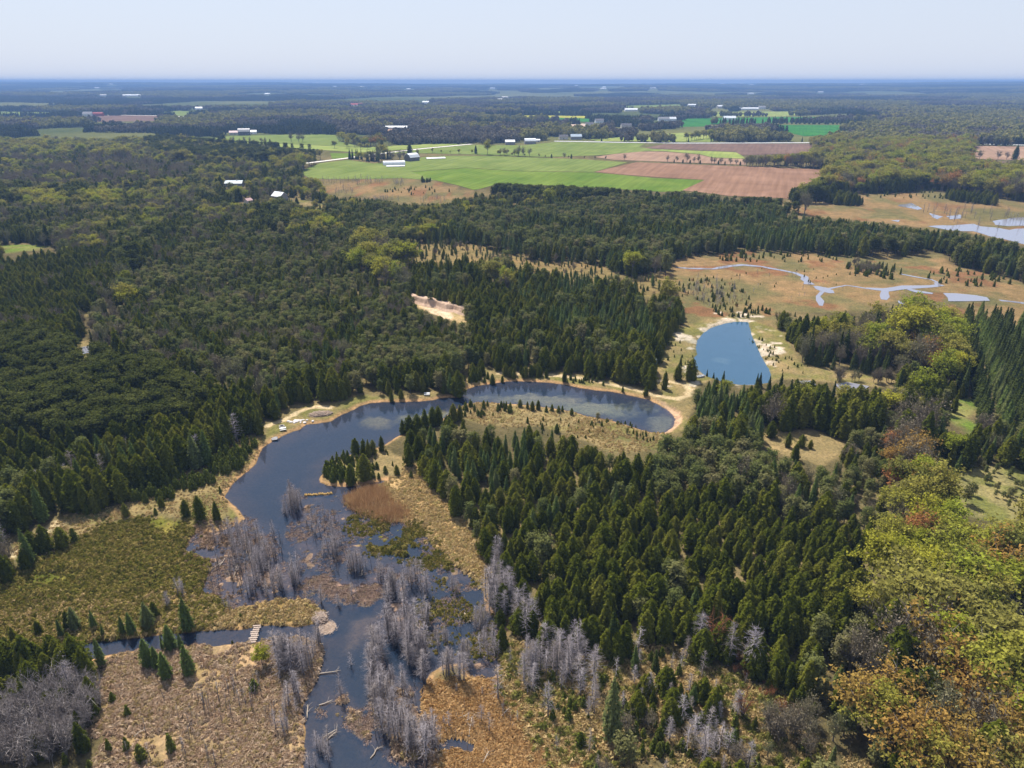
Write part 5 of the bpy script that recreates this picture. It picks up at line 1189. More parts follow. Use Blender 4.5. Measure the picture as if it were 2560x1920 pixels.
for k in ('isle', 'shallow', 'shallow_left', 'marsh_pink', 'bog', 'marsh_olive', 'reed', 'point', 'isle_meadow', 'shore_left', 'shore_nw', 'shore_n', 'shore_ne', 'wet', 'round_rim', 'loop_meadow', 'meadow_c', 'far_marsh', 'far_clear', 'sapling_meadow', 'mid_meadow'):
    m = (TZ == '') & inside(PO[k], TX, TY)
    TZ[m] = 'point_edge' if k == 'point' else k
for zz in LAY_ZONE:
    m = (TZ == '') & inside(zz[1], TX, TY); TZ[m] = zz[0]
m = (TZ == '') & (TX < -60) & (TY < 110); TZ[m] = 'bank_wood'
m = ((TZ == '') | (TZ == 'far_wood')) & (np.hypot(TX, TY) < 260) & (TX > -60); TZ[m] = 'east_cedar'
m = ((TZ == '') | (TZ == 'far_wood')) & (np.hypot(TX, TY) < 330) & (TX <= -60); TZ[m] = 'west_lower'
TZ[TZ == ''] = 'far_wood'

WORD = {'cedar': ('dark green cedar', 'cedars', 'cedar'), 'sapling': ('bushy young cedar', 'young cedars', 'young cedar'), 'tamarack': ('soft green feathery larch', 'larches', 'larch'), 'spruce': ('dark pointed spruce', 'spruces', 'spruce'),
        'pine': ('grey-green open-crowned pine', 'pines', 'pine'), 'plantation': ('dark straight plantation pine', 'plantation pines', 'plantation pine'), 'maple': ('yellow-green leafing tree', 'leafing trees', 'leafy tree'), 'ochre': ('ochre leafing tree', 'ochre trees', 'ochre tree'),
        'bare': ('grey-brown leafless tree', 'leafless trees', 'leafless tree'), 'bare_shrub': ('pale grey leafless shrub', 'grey shrubs', 'shrub'), 'snag': ('bleached grey dead tree', 'dead trees', 'dead tree'), 'stake': ('thin bare dead stem', 'dead stems', 'dead stem'), 'redbush': ('rust-red twiggy bush', 'red bushes', 'bush')}
NAME = {'cedar': 'cedar_tree', 'sapling': 'young_cedar', 'tamarack': 'larch_tree', 'spruce': 'spruce_tree', 'pine': 'pine_tree', 'plantation': 'plantation_pine', 'maple': 'broadleaf_tree', 'ochre': 'ochre_tree', 'bare': 'leafless_tree', 'bare_shrub': 'leafless_shrub', 'snag': 'dead_tree', 'stake': 'dead_sapling', 'redbush': 'red_bush'}
STUFF = {'cedar': 'cedar_forest', 'sapling': 'young_cedar_growth', 'tamarack': 'larch_forest', 'spruce': 'spruce_forest', 'pine': 'pine_forest', 'plantation': 'plantation_forest', 'maple': 'leafing_forest', 'ochre': 'ochre_forest', 'bare': 'leafless_forest', 'bare_shrub': 'shrub_thicket', 'snag': 'dead_forest', 'stake': 'dead_stem_growth', 'redbush': 'red_thicket'}
SHAPE = {'cedar': ('conical', 'round-topped', 'slender', 'twin-topped', 'broad'), 'sapling': ('', 'slim', 'broad'), 'tamarack': ('', 'slim', 'broad', 'narrow'), 'spruce': ('', 'broad', 'slim'), 'pine': ('', 'broad', 'narrow', 'leaning'), 'plantation': ('', 'broad', 'narrow'),
         'maple': ('', 'spreading', 'narrow', 'wide'), 'ochre': ('', 'spreading'), 'bare': ('', 'narrow', 'spreading'), 'bare_shrub': ('', 'sparse', 'dense'), 'snag': ('', 'thin', 'bushy', 'nearly bare', 'straggly'), 'stake': ('', 'crooked', 'leaning'), 'redbush': ('', 'spreading')}
FACE = {'wet': 'by the water', 'round': 'by the blue pond', 'marsh_olive': 'facing the olive marsh', 'marsh_pink': 'facing the pinkish marsh', 'bog': 'facing the orange bog', 'reed': 'facing the reeds', 'isle_meadow': 'facing the tan meadow', 'shore_left': 'at the dry strip', 'shore_ne': 'by the sand track',
        'round_rim': 'by the pale bank', 'meadow_c': 'facing the bog', 'far_marsh': 'facing the far pools', 'far_clear': 'facing the tan clearing', 'sapling_meadow': 'facing the sapling meadow', 'mid_meadow': 'facing the small meadow', 'sandpit': 'by the sand pit', 'green_patch': 'by the green patch'}
NEXT = {'cedar': 'a cedar', 'sapling': 'a young cedar', 'tamarack': 'a larch', 'spruce': 'a spruce', 'pine': 'a pine', 'plantation': 'a plantation pine', 'maple': 'a leafing tree', 'ochre': 'an ochre tree', 'bare': 'a leafless tree', 'bare_shrub': 'a grey shrub', 'snag': 'a dead tree', 'stake': 'a dead stem', 'redbush': 'a red bush'}


def neighbour(i):
    """what stands beside tree i: open ground in reach, else the closest tree of another kind"""
    for kk, ph in FACE.items():
        if kk == TZ[i]: continue
        d = sdist(PO[kk], TX[i:i + 1], TY[i:i + 1], 5.0)[0]
        if -4.5 < d < 1:
            return ' ' + ph
    d = np.hypot(TX - TX[i], TY - TY[i])
    m = (d < 5.0) & (TK != TK[i])
    if m.any():
        j = np.where(m)[0][np.argmin(d[m])]
        return ' next to ' + NEXT[KIND_NAMES[TK[j]]]
    return ''


dist = np.hypot(np.hypot(TX, TY), CAM_H)
cp, sp_ = math.cos(math.radians(23.1)), math.sin(math.radians(23.1))
dep = TY * cp + (CAM_H - TGZ) * sp_
vis = (np.abs(TX) < .72 * dep + 2) & ((TY * sp_ - (CAM_H - TGZ - TH * .6) * cp) > -.545 * dep)
for k in KIND_NAMES:
    lst, h0, col = PROTO[k]
    sel = np.where(TK == KI[k])[0]
    if not len(sel): continue
    size = TH[sel] / dist[sel] * np.where(vis[sel], 1, .001)
    order = sel[np.argsort(-size)]
    own = [i for i in order[:300] if vis[i]]
    rest = np.array([i for i in order if i not in set(own)], int)
    nv = len(lst)
    word, plural, cat = WORD[k]
    for i in own:
        h = TH[i]; s = h / h0
        e = bpy.data.objects.new(NAME[k], None)
        e.empty_display_size = .5
        e.location = (TX[i], TY[i], TGZ[i] - .05)
        e.rotation_euler = (rng.normal(0, .02), rng.normal(0, .02), rng.uniform(0, 6.28))
        w_ = s * (rng.uniform(.86, 1.16) if k != 'snag' else rng.uniform(.75, 1.4))
        e.scale = (w_, w_, s)
        COL.objects.link(e)
        v = int(rng.integers(nv))
        if k == 'tamarack' and TZ[i] in ('marsh_olive', 'marsh_pink', 'wet'):
            e.scale = (w_ * 1.45, w_ * 1.45, s)
        big = ('low' if h < .62 * h0 else 'tall' if h > 1.08 * h0 else '')
        pl = PLACE.get(TZ[i], PLACE['far_wood'])
        lab = ' '.join(q for q in (big, SHAPE.get(k, ('',) * 9)[v], word, pl) if q)
        nb = neighbour(i)
        if nb and len((lab + nb).split()) <= 16:
            lab += nb
        props(e, lab, cat, plural + ' ' + pl)
        for nm_, me in (('trunk', lst[v][0]), ('crown' if k not in ('snag', 'stake', 'bare', 'bare_shrub', 'redbush') else 'branches', lst[v][1])):
            c = bpy.data.objects.new(nm_, me); c.parent = e; COL.objects.link(c)
            if k == 'stake' and nm_ == 'branches': c['kind'] = 'stuff'
    if len(rest):
        n = len(rest); s = TH[rest] / h0; w_ = s * rng.uniform(.86, 1.18, n)
        scatter(STUFF[k], np.stack([TX[rest], TY[rest], TGZ[rest] - .05], 1), np.stack([w_, w_, s], 1), rng.uniform(0, 6.28, n), rng.integers(0, nv, n), col, 'the many ' + plural + ' of the wider woods', cat)

# ------------------------------------------------------------------ woods beyond a kilometre: clumps of small crowns
def clump(seed, size, n, kinds):
    r = np.random.default_rng(seed)
    parts = []
    for q in range(n):
        kd, h, rr = kinds[int(r.integers(len(kinds)))]
        h = h * r.uniform(.75, 1.2); rr = rr * r.uniform(.8, 1.25)
        x, y = r.uniform(-.5, .5, 2) * size
        g = Geo()
        if kd == 'c':
            prof = lambda t: rr * (1 - t) ** .75 + .05
            core(g, prof, h, .5, int(r.integers(1e6)), 6, .85); cone_cloud(g, prof, h, .4, 46, rr * .8, r)
        else:
            m = 60
            d = r.normal(size=(m, 3)); d /= np.linalg.norm(d, axis=1, keepdims=True); d[:, 2] = np.abs(d[:, 2]) * 1.0 - .25
            C = d * np.array((rr, rr, h * .36)) * r.uniform(.7, 1.05, (m, 1)) + np.array((0, 0, h * .64))
            leaf_cloud(g, C, d + r.normal(size=(m, 3)) * .35, rr * .62, r, tone=(.65, 1.3))
            core(g, lambda t: rr * .7 * math.sin(math.pi * min(1, .12 + t * .85)), h * .95, h * .12, int(r.integers(1e6)), 6, .9)
        V, F, t = g.arrays()
        parts.append((V + np.array((x, y, 0)), F, t * r.uniform(.8, 1.2)))
    G = Geo()
    for V, F, t in parts:
        b = G.n
        G.V.append(V); G.n += len(V); G.tone.append(t)
        for f in F:
            (G.F3 if f.shape[1] == 3 else G.F4).append(f + b)
    return G


CL_MAT = {'conifer': L_('far_conifer', [(0, (.052, .068, .022)), (1, (.095, .10, .036))], .15), 'leafy': L_('far_leaf', [(0, (.19, .185, .055)), (.5, (.25, .235, .07)), (1, (.30, .265, .08))], .3), 'grey': L_('far_bare', [(0, (.15, .125, .09)), (1, (.20, .175, .12))], .1)}
CLK = {'conifer': [('c', 12, 2.4), ('c', 14, 2.6), ('c', 10, 2.4)], 'leafy': [('d', 15, 4.6), ('d', 17, 5.2), ('d', 13, 4.2)], 'grey': [('d', 15, 4.2), ('d', 13, 3.8)]}
for (nm_, y0, y1, sp_, cs, n) in (('middle', 1250, 2900, 17, 20, 9), ('outer', 2900, 12500, 52, 62, 34)):
    x, y = jgrid(y0, y1, sp_, .78)
    bad = np.zeros(x.shape, bool)
    for f in (0, .9):
        q = CAM_H / (CAM_H - 16 * f)
        for p in [v[0] for v in FIELDS.values()]:
            bad |= inside(p, x * q, y * q)
    for pl, w in LAY_ROAD.values():
        bad |= seg_near(pl, x, y, 18); bad |= seg_near(pl, x * 1.15, y * 1.15, 10)
    for sx, sy in list(LAY_SPOT.values()) + list(LAY_SPECKS):
        if sy > 1000:
            t = sy - y
            bad |= (np.abs(x - sx * y / sy) < 22 + sy * .006) & (t > -30) & (t < .13 * sy)
    reg = fbm(x, y, 260 if nm_ == 'middle' else 700, 81); reg2 = fbm(x, y, 900, 83)
    if nm_ == 'outer':                                        # far fields lie between the woods
        fld = fbm(x, y * .8, 620, 85, 2)
        bad |= (fld > .60)
    else:
        bad |= (fbm(x, y, 330, 87, 2) > .70)
    hill = inside([z for z in LAY_ZONE if z[0] == 'east_hill'][0][1], x, y)
    kind = np.where(reg < .43, 0, np.where(reg < .52, 2, 1))
    kind = np.where(hill & (kind == 1), 0, kind)
    for zn, kk in (('north_hardwood', 2), ('west_pines_far', 1)):
        kind = np.where(inside([z for z in LAY_ZONE if z[0] == zn][0][1], x, y), kk, kind)
    for ki, kn in enumerate(('leafy', 'conifer', 'grey')):
        m = (~bad) & (kind == ki)
        col = bpy.data.collections.new('clump_%s_%s' % (nm_, kn))
        for s in range(4):
            g = clump(900 + s + ki * 10 + len(nm_), cs, n, CLK[kn])
            col.objects.link(bpy.data.objects.new('clump_%s_%s_%d' % (nm_, kn, s), g.mesh('clump', CL_MAT[kn])))
        q = int(m.sum())
        s = rng.uniform(.85, 1.15, q)
        scatter({'leafy': 'distant_leafy_wood', 'conifer': 'distant_conifer_wood', 'grey': 'distant_leafless_wood'}[kn], np.stack([x[m], y[m], ground_z(x[m], y[m])], 1), np.stack([s, s, s * rng.uniform(.85, 1.15, q)], 1), rng.uniform(0, 6.28, q), rng.integers(0, 4, q), col,
                {'leafy': 'far leafy woods fading into the haze', 'conifer': 'far dark conifer woods fading into the haze', 'grey': 'far grey leafless woods fading into the haze'}[kn], 'woods')

# ------------------------------------------------------------------ tussocks, reeds and grass
def make_tussock(s, h, rad, n, lean, w):
    """a dome of arching blades: they rise from the crown and bend outwards"""
    r = np.random.default_rng(700 + s)
    g = Geo()
    a = r.uniform(0, 6.28, n); q = np.sqrt(r.uniform(0, 1, n))
    d = np.stack([np.cos(a), np.sin(a), 0 * a], 1)
    C = d * (q * rad * .75)[:, None] + np.array((0, 0, 1.0)) * (h * (1.0 - .75 * q ** 2) * r.uniform(.7, 1.1, n))[:, None]
    leaf_cloud(g, C, d * (.25 + .9 * q[:, None]) + np.array((0, 0, .8)) + r.normal(size=(n, 3)) * .35, w * 4.6, r, 1.9, d * 1.0 + np.array((0, 0, -.4)), tone=(.7, 1.3))
    m = n // 3
    A = d[:m] * (q[:m] * rad * .4)[:, None]
    B = A + d[:m] * (lean * h * .8) + np.array((0, 0, h * 1.25)) + r.normal(size=(m, 3)) * .1 * h
    g.twigs(A, B, w * .6, r)
    return g


def make_reed(s, h, rad, n, lean, w):
    r = np.random.default_rng(760 + s)
    g = Geo()
    a = r.uniform(0, 6.28, n); q = rad * np.sqrt(r.uniform(0, 1, n))
    A = np.stack([q * np.cos(a), q * np.sin(a), np.full(n, -.05)], 1)
    ln = r.uniform(.6, 1.15, n) * h
    B = A + np.stack([np.cos(a) * lean * ln + r.normal(0, .12, n) * h, np.sin(a) * lean * ln + r.normal(0, .12, n) * h, ln], 1)
    g.twigs(A, B, w, r)
    return g


def grass_col(nm, mat, h, rad, n, lean, w, nv=3):
    col = bpy.data.collections.new(nm)
    for s in range(nv):
        col.objects.link(bpy.data.objects.new('%s_%d' % (nm, s), (make_reed if h > 1 else make_tussock)(s + len(nm), h, rad, n, lean, w).mesh(nm, mat)))
    return col


def strew(name, poly, n, mat, h, rad, nb, lean, w, label, zmin=-.12, zmax=9, thin=None):
    P_ = np.array(poly); lo = P_.min(0); hi = P_.max(0)
    x = rng.uniform(lo[0], hi[0], n * 3); y = rng.uniform(lo[1], hi[1], n * 3)
    m = inside(poly, x, y)
    z = ground_z(x, y)
    m &= (z > zmin) & (z < zmax) & (rng.uniform(0, 1, n * 3) < smooth(.25, .6, fbm(x, y, 7, 92)))
    if thin is not None:
        m &= fbm(x, y, thin, 91) > .45
    x, y, z = x[m][:n], y[m][:n], z[m][:n]
    x = x + rng.normal(0, 1.1, len(x)); y = y + rng.normal(0, 1.1, len(x)); z = ground_z(x, y)
    g_ = z > zmin
    x, y, z = x[g_], y[g_], z[g_]
    s = rng.uniform(.3, 1.5, len(x)) * (.6 + .8 * noise(x, y, 5, 93))
    return scatter(name, np.stack([x, y, z], 1), np.stack([s, s, s * rng.uniform(.8, 1.2, len(x))], 1), rng.uniform(0, 6.28, len(x)), rng.integers(0, 3, len(x)), grass_col(name + '_blades', mat, h, rad, nb, lean, w), label, 'grass')


G_OL = L_('sedge_olive', [(0, (.115, .115, .018)), (.5, (.19, .165, .035)), (1, (.31, .235, .075))], .3)
G_TAN = L_('dry_grass', [(0, (.44, .31, .13)), (.6, (.54, .40, .20)), (1, (.36, .29, .10))], .35)
G_PINK = L_('dry_sedge', [(0, (.44, .30, .19)), (.6, (.56, .42, .29)), (1, (.36, .27, .11))], .35)
G_RUST = L_('cattail', [(0, (.42, .25, .12)), (.6, (.54, .34, .17)), (1, (.60, .43, .24))], .4)
G_BOG = L_('bog_grass', [(0, (.46, .28, .11)), (1, (.60, .40, .19))], .35)
G_BUSH = L_('low_green', [(0, (.12, .135, .025)), (1, (.26, .23, .06))], .35)
G_DRIFT = L_('plant_litter', [(0, (.24, .165, .125)), (.6, (.36, .25, .19)), (1, (.28, .21, .12))], .1)
G_MUD = L_('drowned_sedge', [(0, (.20, .14, .095)), (.6, (.30, .21, .14)), (1, (.38, .24, .12))], .25)
strew('sedge', PO['marsh_olive'], 15000, G_OL, .5, .6, 26, .8, .05, 'olive sedge tussocks of the wide marsh', .02)
strew('sedge', PO['marsh_tan_top'], 5000, G_TAN, .45, .6, 24, .8, .05, 'dry tan grass along the creek bank', .05)
strew('dry_sedge', PO['marsh_pink'], 9000, G_PINK, .42, .6, 28, .9, .045, 'bleached sedge of the pinkish marsh', .02)
strew('bog_grass', PO['bog'], 5000, G_BOG, .22, .8, 24, 1.2, .045, 'flattened orange-tan bog grass', .0)
strew('reed', PO['reed_rust'], 1100, G_RUST, 1.3, 1.0, 18, .25, .03, 'rust-brown standing cattails', -.1)
strew('reed', PO['reed'], 5000, G_TAN, .3, .7, 26, .9, .045, 'pale flattened reeds of the reed bed', .02)
strew('tussock', PO['tuss'], 2600, G_OL, .42, .6, 26, .8, .055, 'small olive tussocks standing in the flooded marsh', .0)
strew('tussock', PO['tuss2'], 1300, G_OL, .42, .6, 26, .8, .055, 'sparse olive tussocks among the dead trees', .0)
strew('sedge', PO['shallow_left'], 1300, G_MUD, .4, .5, 20, .6, .035, 'brown sedge among the flooded dead trees', -.08)
def afloat(name, poly, n, mat, h, rad, nb, w, label, zlo, zhi, dens=7, seed=97, level=None):
    """small tufts or drifting mats that sit at the water line"""
    P_ = np.array(poly); lo = P_.min(0) - 1.5; hi = P_.max(0) + 1.5
    x = rng.uniform(lo[0], hi[0], n * 6); y = rng.uniform(lo[1], hi[1], n * 6); z = ground_z(x, y)
    m = (sdist(poly, x, y, 3.0) > rng.uniform(-2, 1.5, n * 6)) & (z > zlo) & (z < zhi) & (rng.uniform(0, 1, n * 6) < smooth(.42, .62, fbm(x, y, dens, seed)))
    x, y, z = x[m][:n], y[m][:n], np.maximum(z[m][:n], -.05)
    s = rng.uniform(.35, 1.25, len(x))
    scatter(name, np.stack([x, y, z], 1), np.stack([s, s, s], 1), rng.uniform(0, 6.28, len(x)), rng.integers(0, 3, len(x)), grass_col(name + '_tufts', mat, h, rad, nb, .8, w), label, 'vegetation')


afloat('tussock', PO['tuss'], 1500, G_OL, .32, .5, 22, .05, 'scattered olive tufts rising from the flooded marsh', -.6, .1, 4)
afloat('tussock', PO['tuss2'], 800, G_OL, .30, .42, 20, .045, 'sparse olive tufts between the dead trees', -.7, .1, 4)
afloat('drift_mat', PO['shallow'], 2600, G_DRIFT, .035, .8, 26, .035, 'pinkish drifting plant litter on the shallows', -.6, .03, 6, 98)
afloat('drift_mat', PO['shoal_c'], 1100, G_DRIFT, .04, .8, 26, .035, 'pinkish litter raft in the middle of the channel', -.6, .05, 5, 99)
afloat('drift_mat', PO['shoal_d'], 700, G_DRIFT, .04, .8, 26, .035, 'pinkish litter raft at the edge of the dead trees', -.6, .05, 5, 99)
afloat('drift_mat', PO['shoal_b'], 700, G_DRIFT, .04, .8, 26, .035, 'tan litter raft beside the islet', -.6, .05, 5, 99)
afloat('drift_mat', PO['isle'], 700, G_DRIFT, .04, .8, 26, .035, 'tan litter around the islet of dead trees', -.6, .05, 5, 99)
afloat('drift_mat', PO['shallow_left'], 1400, G_DRIFT, .05, .8, 26, .035, 'brown litter among the flooded dead trees', -.6, .05, 5, 99)
strew('sedge', PO['isle'], 900, G_PINK, .5, .6, 24, .7, .04, 'dry sedge on the islet of dead trees', -.05)
strew('sedge', PO['shoal_b'], 350, G_PINK, .35, .6, 22, .8, .04, 'dry sedge on the drowned shoal', -.1)
strew('dry_grass', PO['isle_meadow'], 2200, G_TAN, .22, .45, 20, .7, .035, 'dry grass of the pond meadow', .1)
strew('dry_grass', PO['shore_left'], 2600, G_TAN, .28, .5, 20, .7, .04, 'dry grass above the olive marsh', .05)
scr = [z for z in LAY_ZONE if z[0] == 'scrub'][0][1]
strew('dry_grass', scr, 6500, G_TAN, .55, .7, 22, .7, .045, 'dry grass in the scrub of dead trees', .05)
strew('low_brush', scr, 1100, G_BUSH, .9, .9, 40, .7, .05, 'low green brush in the scrub of dead trees', .05, thin=11)

# ------------------------------------------------------------------ buildings
M_WHITE = plain('white_metal', (.78, .78, .78), .5, .06, .4)
M_GREYW = plain('grey_boards', (.26, .25, .25), .85, .25, 2)
M_DARKW = plain('dark_boards', (.12, .11, .11), .85, .25, 2)
M_RED = plain('red_boards', (.32, .06, .05), .8, .2, 2)
M_CREAM = plain('cream_siding', (.58, .54, .47), .8, .12, 2)
M_STONE = plain('stone_wall', (.33, .30, .27), .9, .25, 1)
M_PINKR = plain('faded_red_metal', (.50, .32, .30), .6, .12, .5)
M_GLASS = plain('window_glass', (.04, .05, .06), .15, .1, 1)
M_BLUE = plain('blue_tarp', (.05, .12, .36), .6, .15, 2)
M_DOOR = plain('door_paint', (.22, .20, .18), .7, .2, 2)
M_SHING = plain('dark_shingles', (.14, .13, .13), .9, .2, 3)


def thing(name, label, cat, x, y, rz=0, group=None):
    e = bpy.data.objects.new(name, None); COL.objects.link(e)
    e.empty_display_size = 1
    e.location = (x, y, gz(x, y)); e.rotation_euler = (0, 0, rz)
    return props(e, label, cat, group)


def gable(name, label, cat, x, y, L, Wd, hw, hr, rz, wall, roof, nwin=3, gambrel=False, group=None, chimney=False, door=True, rise=.78):
    """ridge along local x"""
    t = thing(name, label, cat, x, y, rz, group)
    t.location.z += (.2 if y > 500 else 0)
    a, b = L / 2, Wd / 2
    prof = [(-b, 0), (b, 0), (b, hw), (b * .62, hw + hr * .66), (0, hw + hr), (-b * .62, hw + hr * .66), (-b, hw)] if gambrel else [(-b, 0), (b, 0), (b, hw), (0, hw + hr), (-b, hw)]
    m = MB(); n = len(prof)
    m.v = [(-a, p[0], p[1] - (.6 if p[1] == 0 else 0)) for p in prof] + [(a, p[0], p[1] - (.6 if p[1] == 0 else 0)) for p in prof]
    for k in range(n):
        k2 = (k + 1) % n
        if k in (0, n - 1) or k == 1:
            m.f.append((k, k2, n + k2, n + k))
    m.f = [(0, 1, n + 1, n), (1, 2, n + 2, n + 1), (n - 1, 0, n, 2 * n - 1), tuple(range(n)), tuple(reversed(range(n, 2 * n)))]
    m.build('wall', wall, t)
    r = MB(); ov = .45
    rp = prof[2:]
    out = [(p[0] * (1 + ov / b) if i in (0, len(rp) - 1) else p[0], p[1] + (.12 if i not in (0, len(rp) - 1) else -.1)) for i, p in enumerate(rp)]
    top = [(p[0], p[1] + .22) for p in out]
    pr = out + top[::-1]
    q = len(pr)
    r.v = [(-a - ov, p[0], p[1]) for p in pr] + [(a + ov, p[0], p[1]) for p in pr]
    for k in range(q):
        k2 = (k + 1) % q
        r.f.append((k, k2, q + k2, q + k))
    h = len(out)
    for k in range(h - 1):
        r.f.append((k, q - 1 - k, q - 2 - k, k + 1)); r.f.append((q + k, q + k + 1, 2 * q - 2 - k, 2 * q - 1 - k))
    ro = r.build('roof', roof, t)
    if chimney:
        MB().box(a * .3, a * .3 + .8, -.4, .4, hw + hr * .5, hw + hr + 1.1).build('chimney', M_STONE, ro)
    for k in range(nwin):
        xx = -a + L * (k + .5) / nwin
        if door and k == nwin // 2:
            MB().box(xx - .9, xx + .9, -b - .06, -b + .02, 0, min(hw * .8, 2.6)).build('door', M_DOOR, t)
        else:
            w_ = MB().box(xx - .6, xx + .6, -b - .05, -b + .02, hw * .35, hw * .35 + 1.2).build('window', M_WHITE, t)
            MB().box(xx - .5, xx + .5, -b - .08, -b - .03, hw * .35 + .1, hw * .35 + 1.1).build('pane', M_GLASS, w_)
    return t


SPT = LAY_SPOT
def at(k): return SPT[k]
gable('barn', 'big white-roofed barn with dark walls beside the arched shed', 'barn', *at('big_barn'), 17, 12, 4.6, 5, .9, M_DARKW, M_WHITE, 5, True)
# arched shed
x, y = at('quonset'); t = thing('arched_shed', 'white arched metal shed below the big barn', 'shed', x, y, .25)
t.location.z += .2
m = MB(); R = 5.2; n = 16
pr = [(R * math.cos(math.pi * i / n), R * math.sin(math.pi * i / n)) for i in range(n + 1)] + [((R - .25) * math.cos(math.pi * i / n), (R - .25) * math.sin(math.pi * i / n)) for i in range(n, -1, -1)]
m.v = [(-14, p[0], p[1]) for p in pr] + [(14, p[0], p[1]) for p in pr]
q = len(pr)
m.f = [(k, (k + 1) % q, q + (k + 1) % q, q + k) for k in range(q)]
for k in range(n):
    m.f += [(k, q - 1 - k, q - 2 - k, k + 1), (q + k, q + k + 1, 2 * q - 2 - k, 2 * q - 1 - k)]
m.build('roof', M_WHITE, t)
for s in (-1, 1):
    e = MB(); e.v = [(13.6 * s, (R - .3) * math.cos(math.pi * i / n), (R - .3) * math.sin(math.pi * i / n)) for i in range(n + 1)]; e.f = [tuple(range(n + 1))]
    e.build('wall', M_CREAM if s > 0 else M_STONE, t)
MB().box(-13.75, -13.62, -1.8, 1.8, 0, 3.4).build('door', M_DARKW, t)
gable('low_shed', 'long low white-covered bunk beside the arched shed', 'shed', *at('silage_a'), 22, 3, .8, .8, .2, M_CREAM, M_WHITE, 0)
gable('low_shed', 'white plastic-covered silage bunk behind the big barn', 'shed', *at('silage_b'), 26, 9, .8, .9, .35, M_CREAM, M_WHITE, 0)
gable('poultry_shed', 'very long white low shed before the dark woods', 'shed', *at('poultry'), 74, 12, 3.2, 2.6, .05, M_CREAM, M_WHITE, 9)
gable('barn', 'white-roofed barn with dark walls by the roadside hedge', 'barn', *at('barn_b'), 19, 11, 4.8, 4, .15, M_GREYW, M_WHITE, 4, True)
gable('shed', 'small grey shed left alone beside the roadside barn', 'shed', *at('shed_b'), 16, 10, 4.5, 3, .1, M_GREYW, M_WHITE, 3)
gable('shed', 'low white shed right beside the roadside barn', 'shed', *at('shed_j'), 12, 7, 3, 1.6, .1, M_CREAM, M_WHITE, 2)
gable('house', 'tall grey roadside house with a pale blue roof', 'house', *at('house_c'), 20, 10, 5, 4, .1, M_GREYW, plain('pale_blue_roof', (.45, .52, .58), .6, .1, .5), 4, chimney=True)
gable('house', 'small cream house hidden among the roadside trees', 'house', *at('house_j'), 16, 9, 4.5, 3.5, .1, M_CREAM, M_SHING, 3, chimney=True)
sheet('yard', [(p[0], p[1]) for p in ring(at('yard_a')[0], at('yard_a')[1], 48, 65, 18)], plain('bare_earth', (.46, .33, .25), .95, .15, .1), .98, 'bare pinkish earth yard of the far farm')
for k, lab, L_b, wd, wl_, rf in (('house_d', 'white-gabled house beside the bare earth yard', 18, 12, M_WHITE, M_SHING), ('house_e', 'tall white farmhouse behind the bare earth yard', 22, 14, M_WHITE, M_SHING), ('house_f', 'far white barn with a white roof among green fields', 46, 18, M_WHITE, M_WHITE), ('house_g', 'white bungalow on the deep green field', 30, 12, M_WHITE, M_GREYW), ('house_h', 'white two-storey house beside the white bungalow', 18, 12, M_WHITE, M_WHITE), ('house_i', 'brown-roofed house before the dark conifer block', 24, 12, M_CREAM, M_DARKW)):
    gable('house', lab, 'house', *at(k), L_b, wd, 5.5, 4.5, .1, wl_, rf, 4, chimney=True)
gable('barn', 'big grey weathered barn beside the red-roofed shed', 'barn', *at('grey_barn'), 22, 14, 7, 5.5, .25, M_DARKW, plain('weathered_metal', (.46, .43, .42), .6, .15, .4), 4, True)
gable('shed', 'faded red-roofed shed beside the grey barn', 'shed', *at('red_shed'), 22, 12, 4, 3, .2, M_CREAM, M_PINKR, 3)
gable('shed', 'white shed on the other side of the grey barn', 'shed', *at('white_shed'), 18, 10, 4, 3, .2, M_WHITE, M_WHITE, 3)
gable('cottage', 'long cottage with pale green-white roof in the woods', 'cottage', *at('cottage_a'), 17, 8, 3, 2.4, .05, M_GREYW, plain('pale_roof', (.62, .68, .66), .6, .08, .5), 5, chimney=True)
gable('cottage', 'cottage with bright white steep roof by the clearing', 'cottage', *at('cottage_b'), 12, 9, 3.2, 3.4, -.6, M_GREYW, M_WHITE, 3, chimney=True)
gable('garden_shed', 'small pale shed in the trees near the white-roofed cottage', 'shed', *at('cottage_c'), 6, 4.5, 2.3, 1.6, 1.1, M_CREAM, M_PINKR, 2)
gable('barn', 'red barn beside the far ploughed field', 'barn', *at('red_barn'), 32, 15, 6, 5, .1, M_RED, M_RED, 4, True)
gable('house', 'white house beside the far red barn', 'house', *at('white_house_w'), 26, 16, 7, 6, .1, M_WHITE, M_GREYW, 3)
gable('long_shed', 'very long white shed in the far blue woods', 'shed', *at('long_w'), 150, 26, 7, 4, .05, M_WHITE, M_WHITE, 6)
gable('long_shed', 'short white shed next to the very long far shed', 'shed', *at('long_w2'), 40, 20, 6, 4, .05, M_WHITE, M_WHITE, 3)
gable('long_shed', 'long white shed at the edge of the far pale pasture', 'shed', *at('long_e'), 75, 15, 4.5, 3.5, .02, M_WHITE, M_WHITE, 6)
gable('shed', 'grey-white shed beside the long shed on the pale pasture', 'shed', *at('long_e2'), 26, 14, 6, 5, .02, M_WHITE, M_GREYW, 3)
gable('house', 'white house and porch behind the round dark tree clump', 'house', *at('farm_e'), 34, 14, 6, 5, .1, M_WHITE, M_WHITE, 4, chimney=True)
gable('house', 'red-roofed white house far in the woods', 'house', *at('red_n'), 50, 22, 8, 7, .1, M_WHITE, M_RED, 3)
gable('house', 'lone white house in the far middle woods', 'house', *at('white_n1'), 30, 16, 7, 5, .1, M_WHITE, M_WHITE, 3)
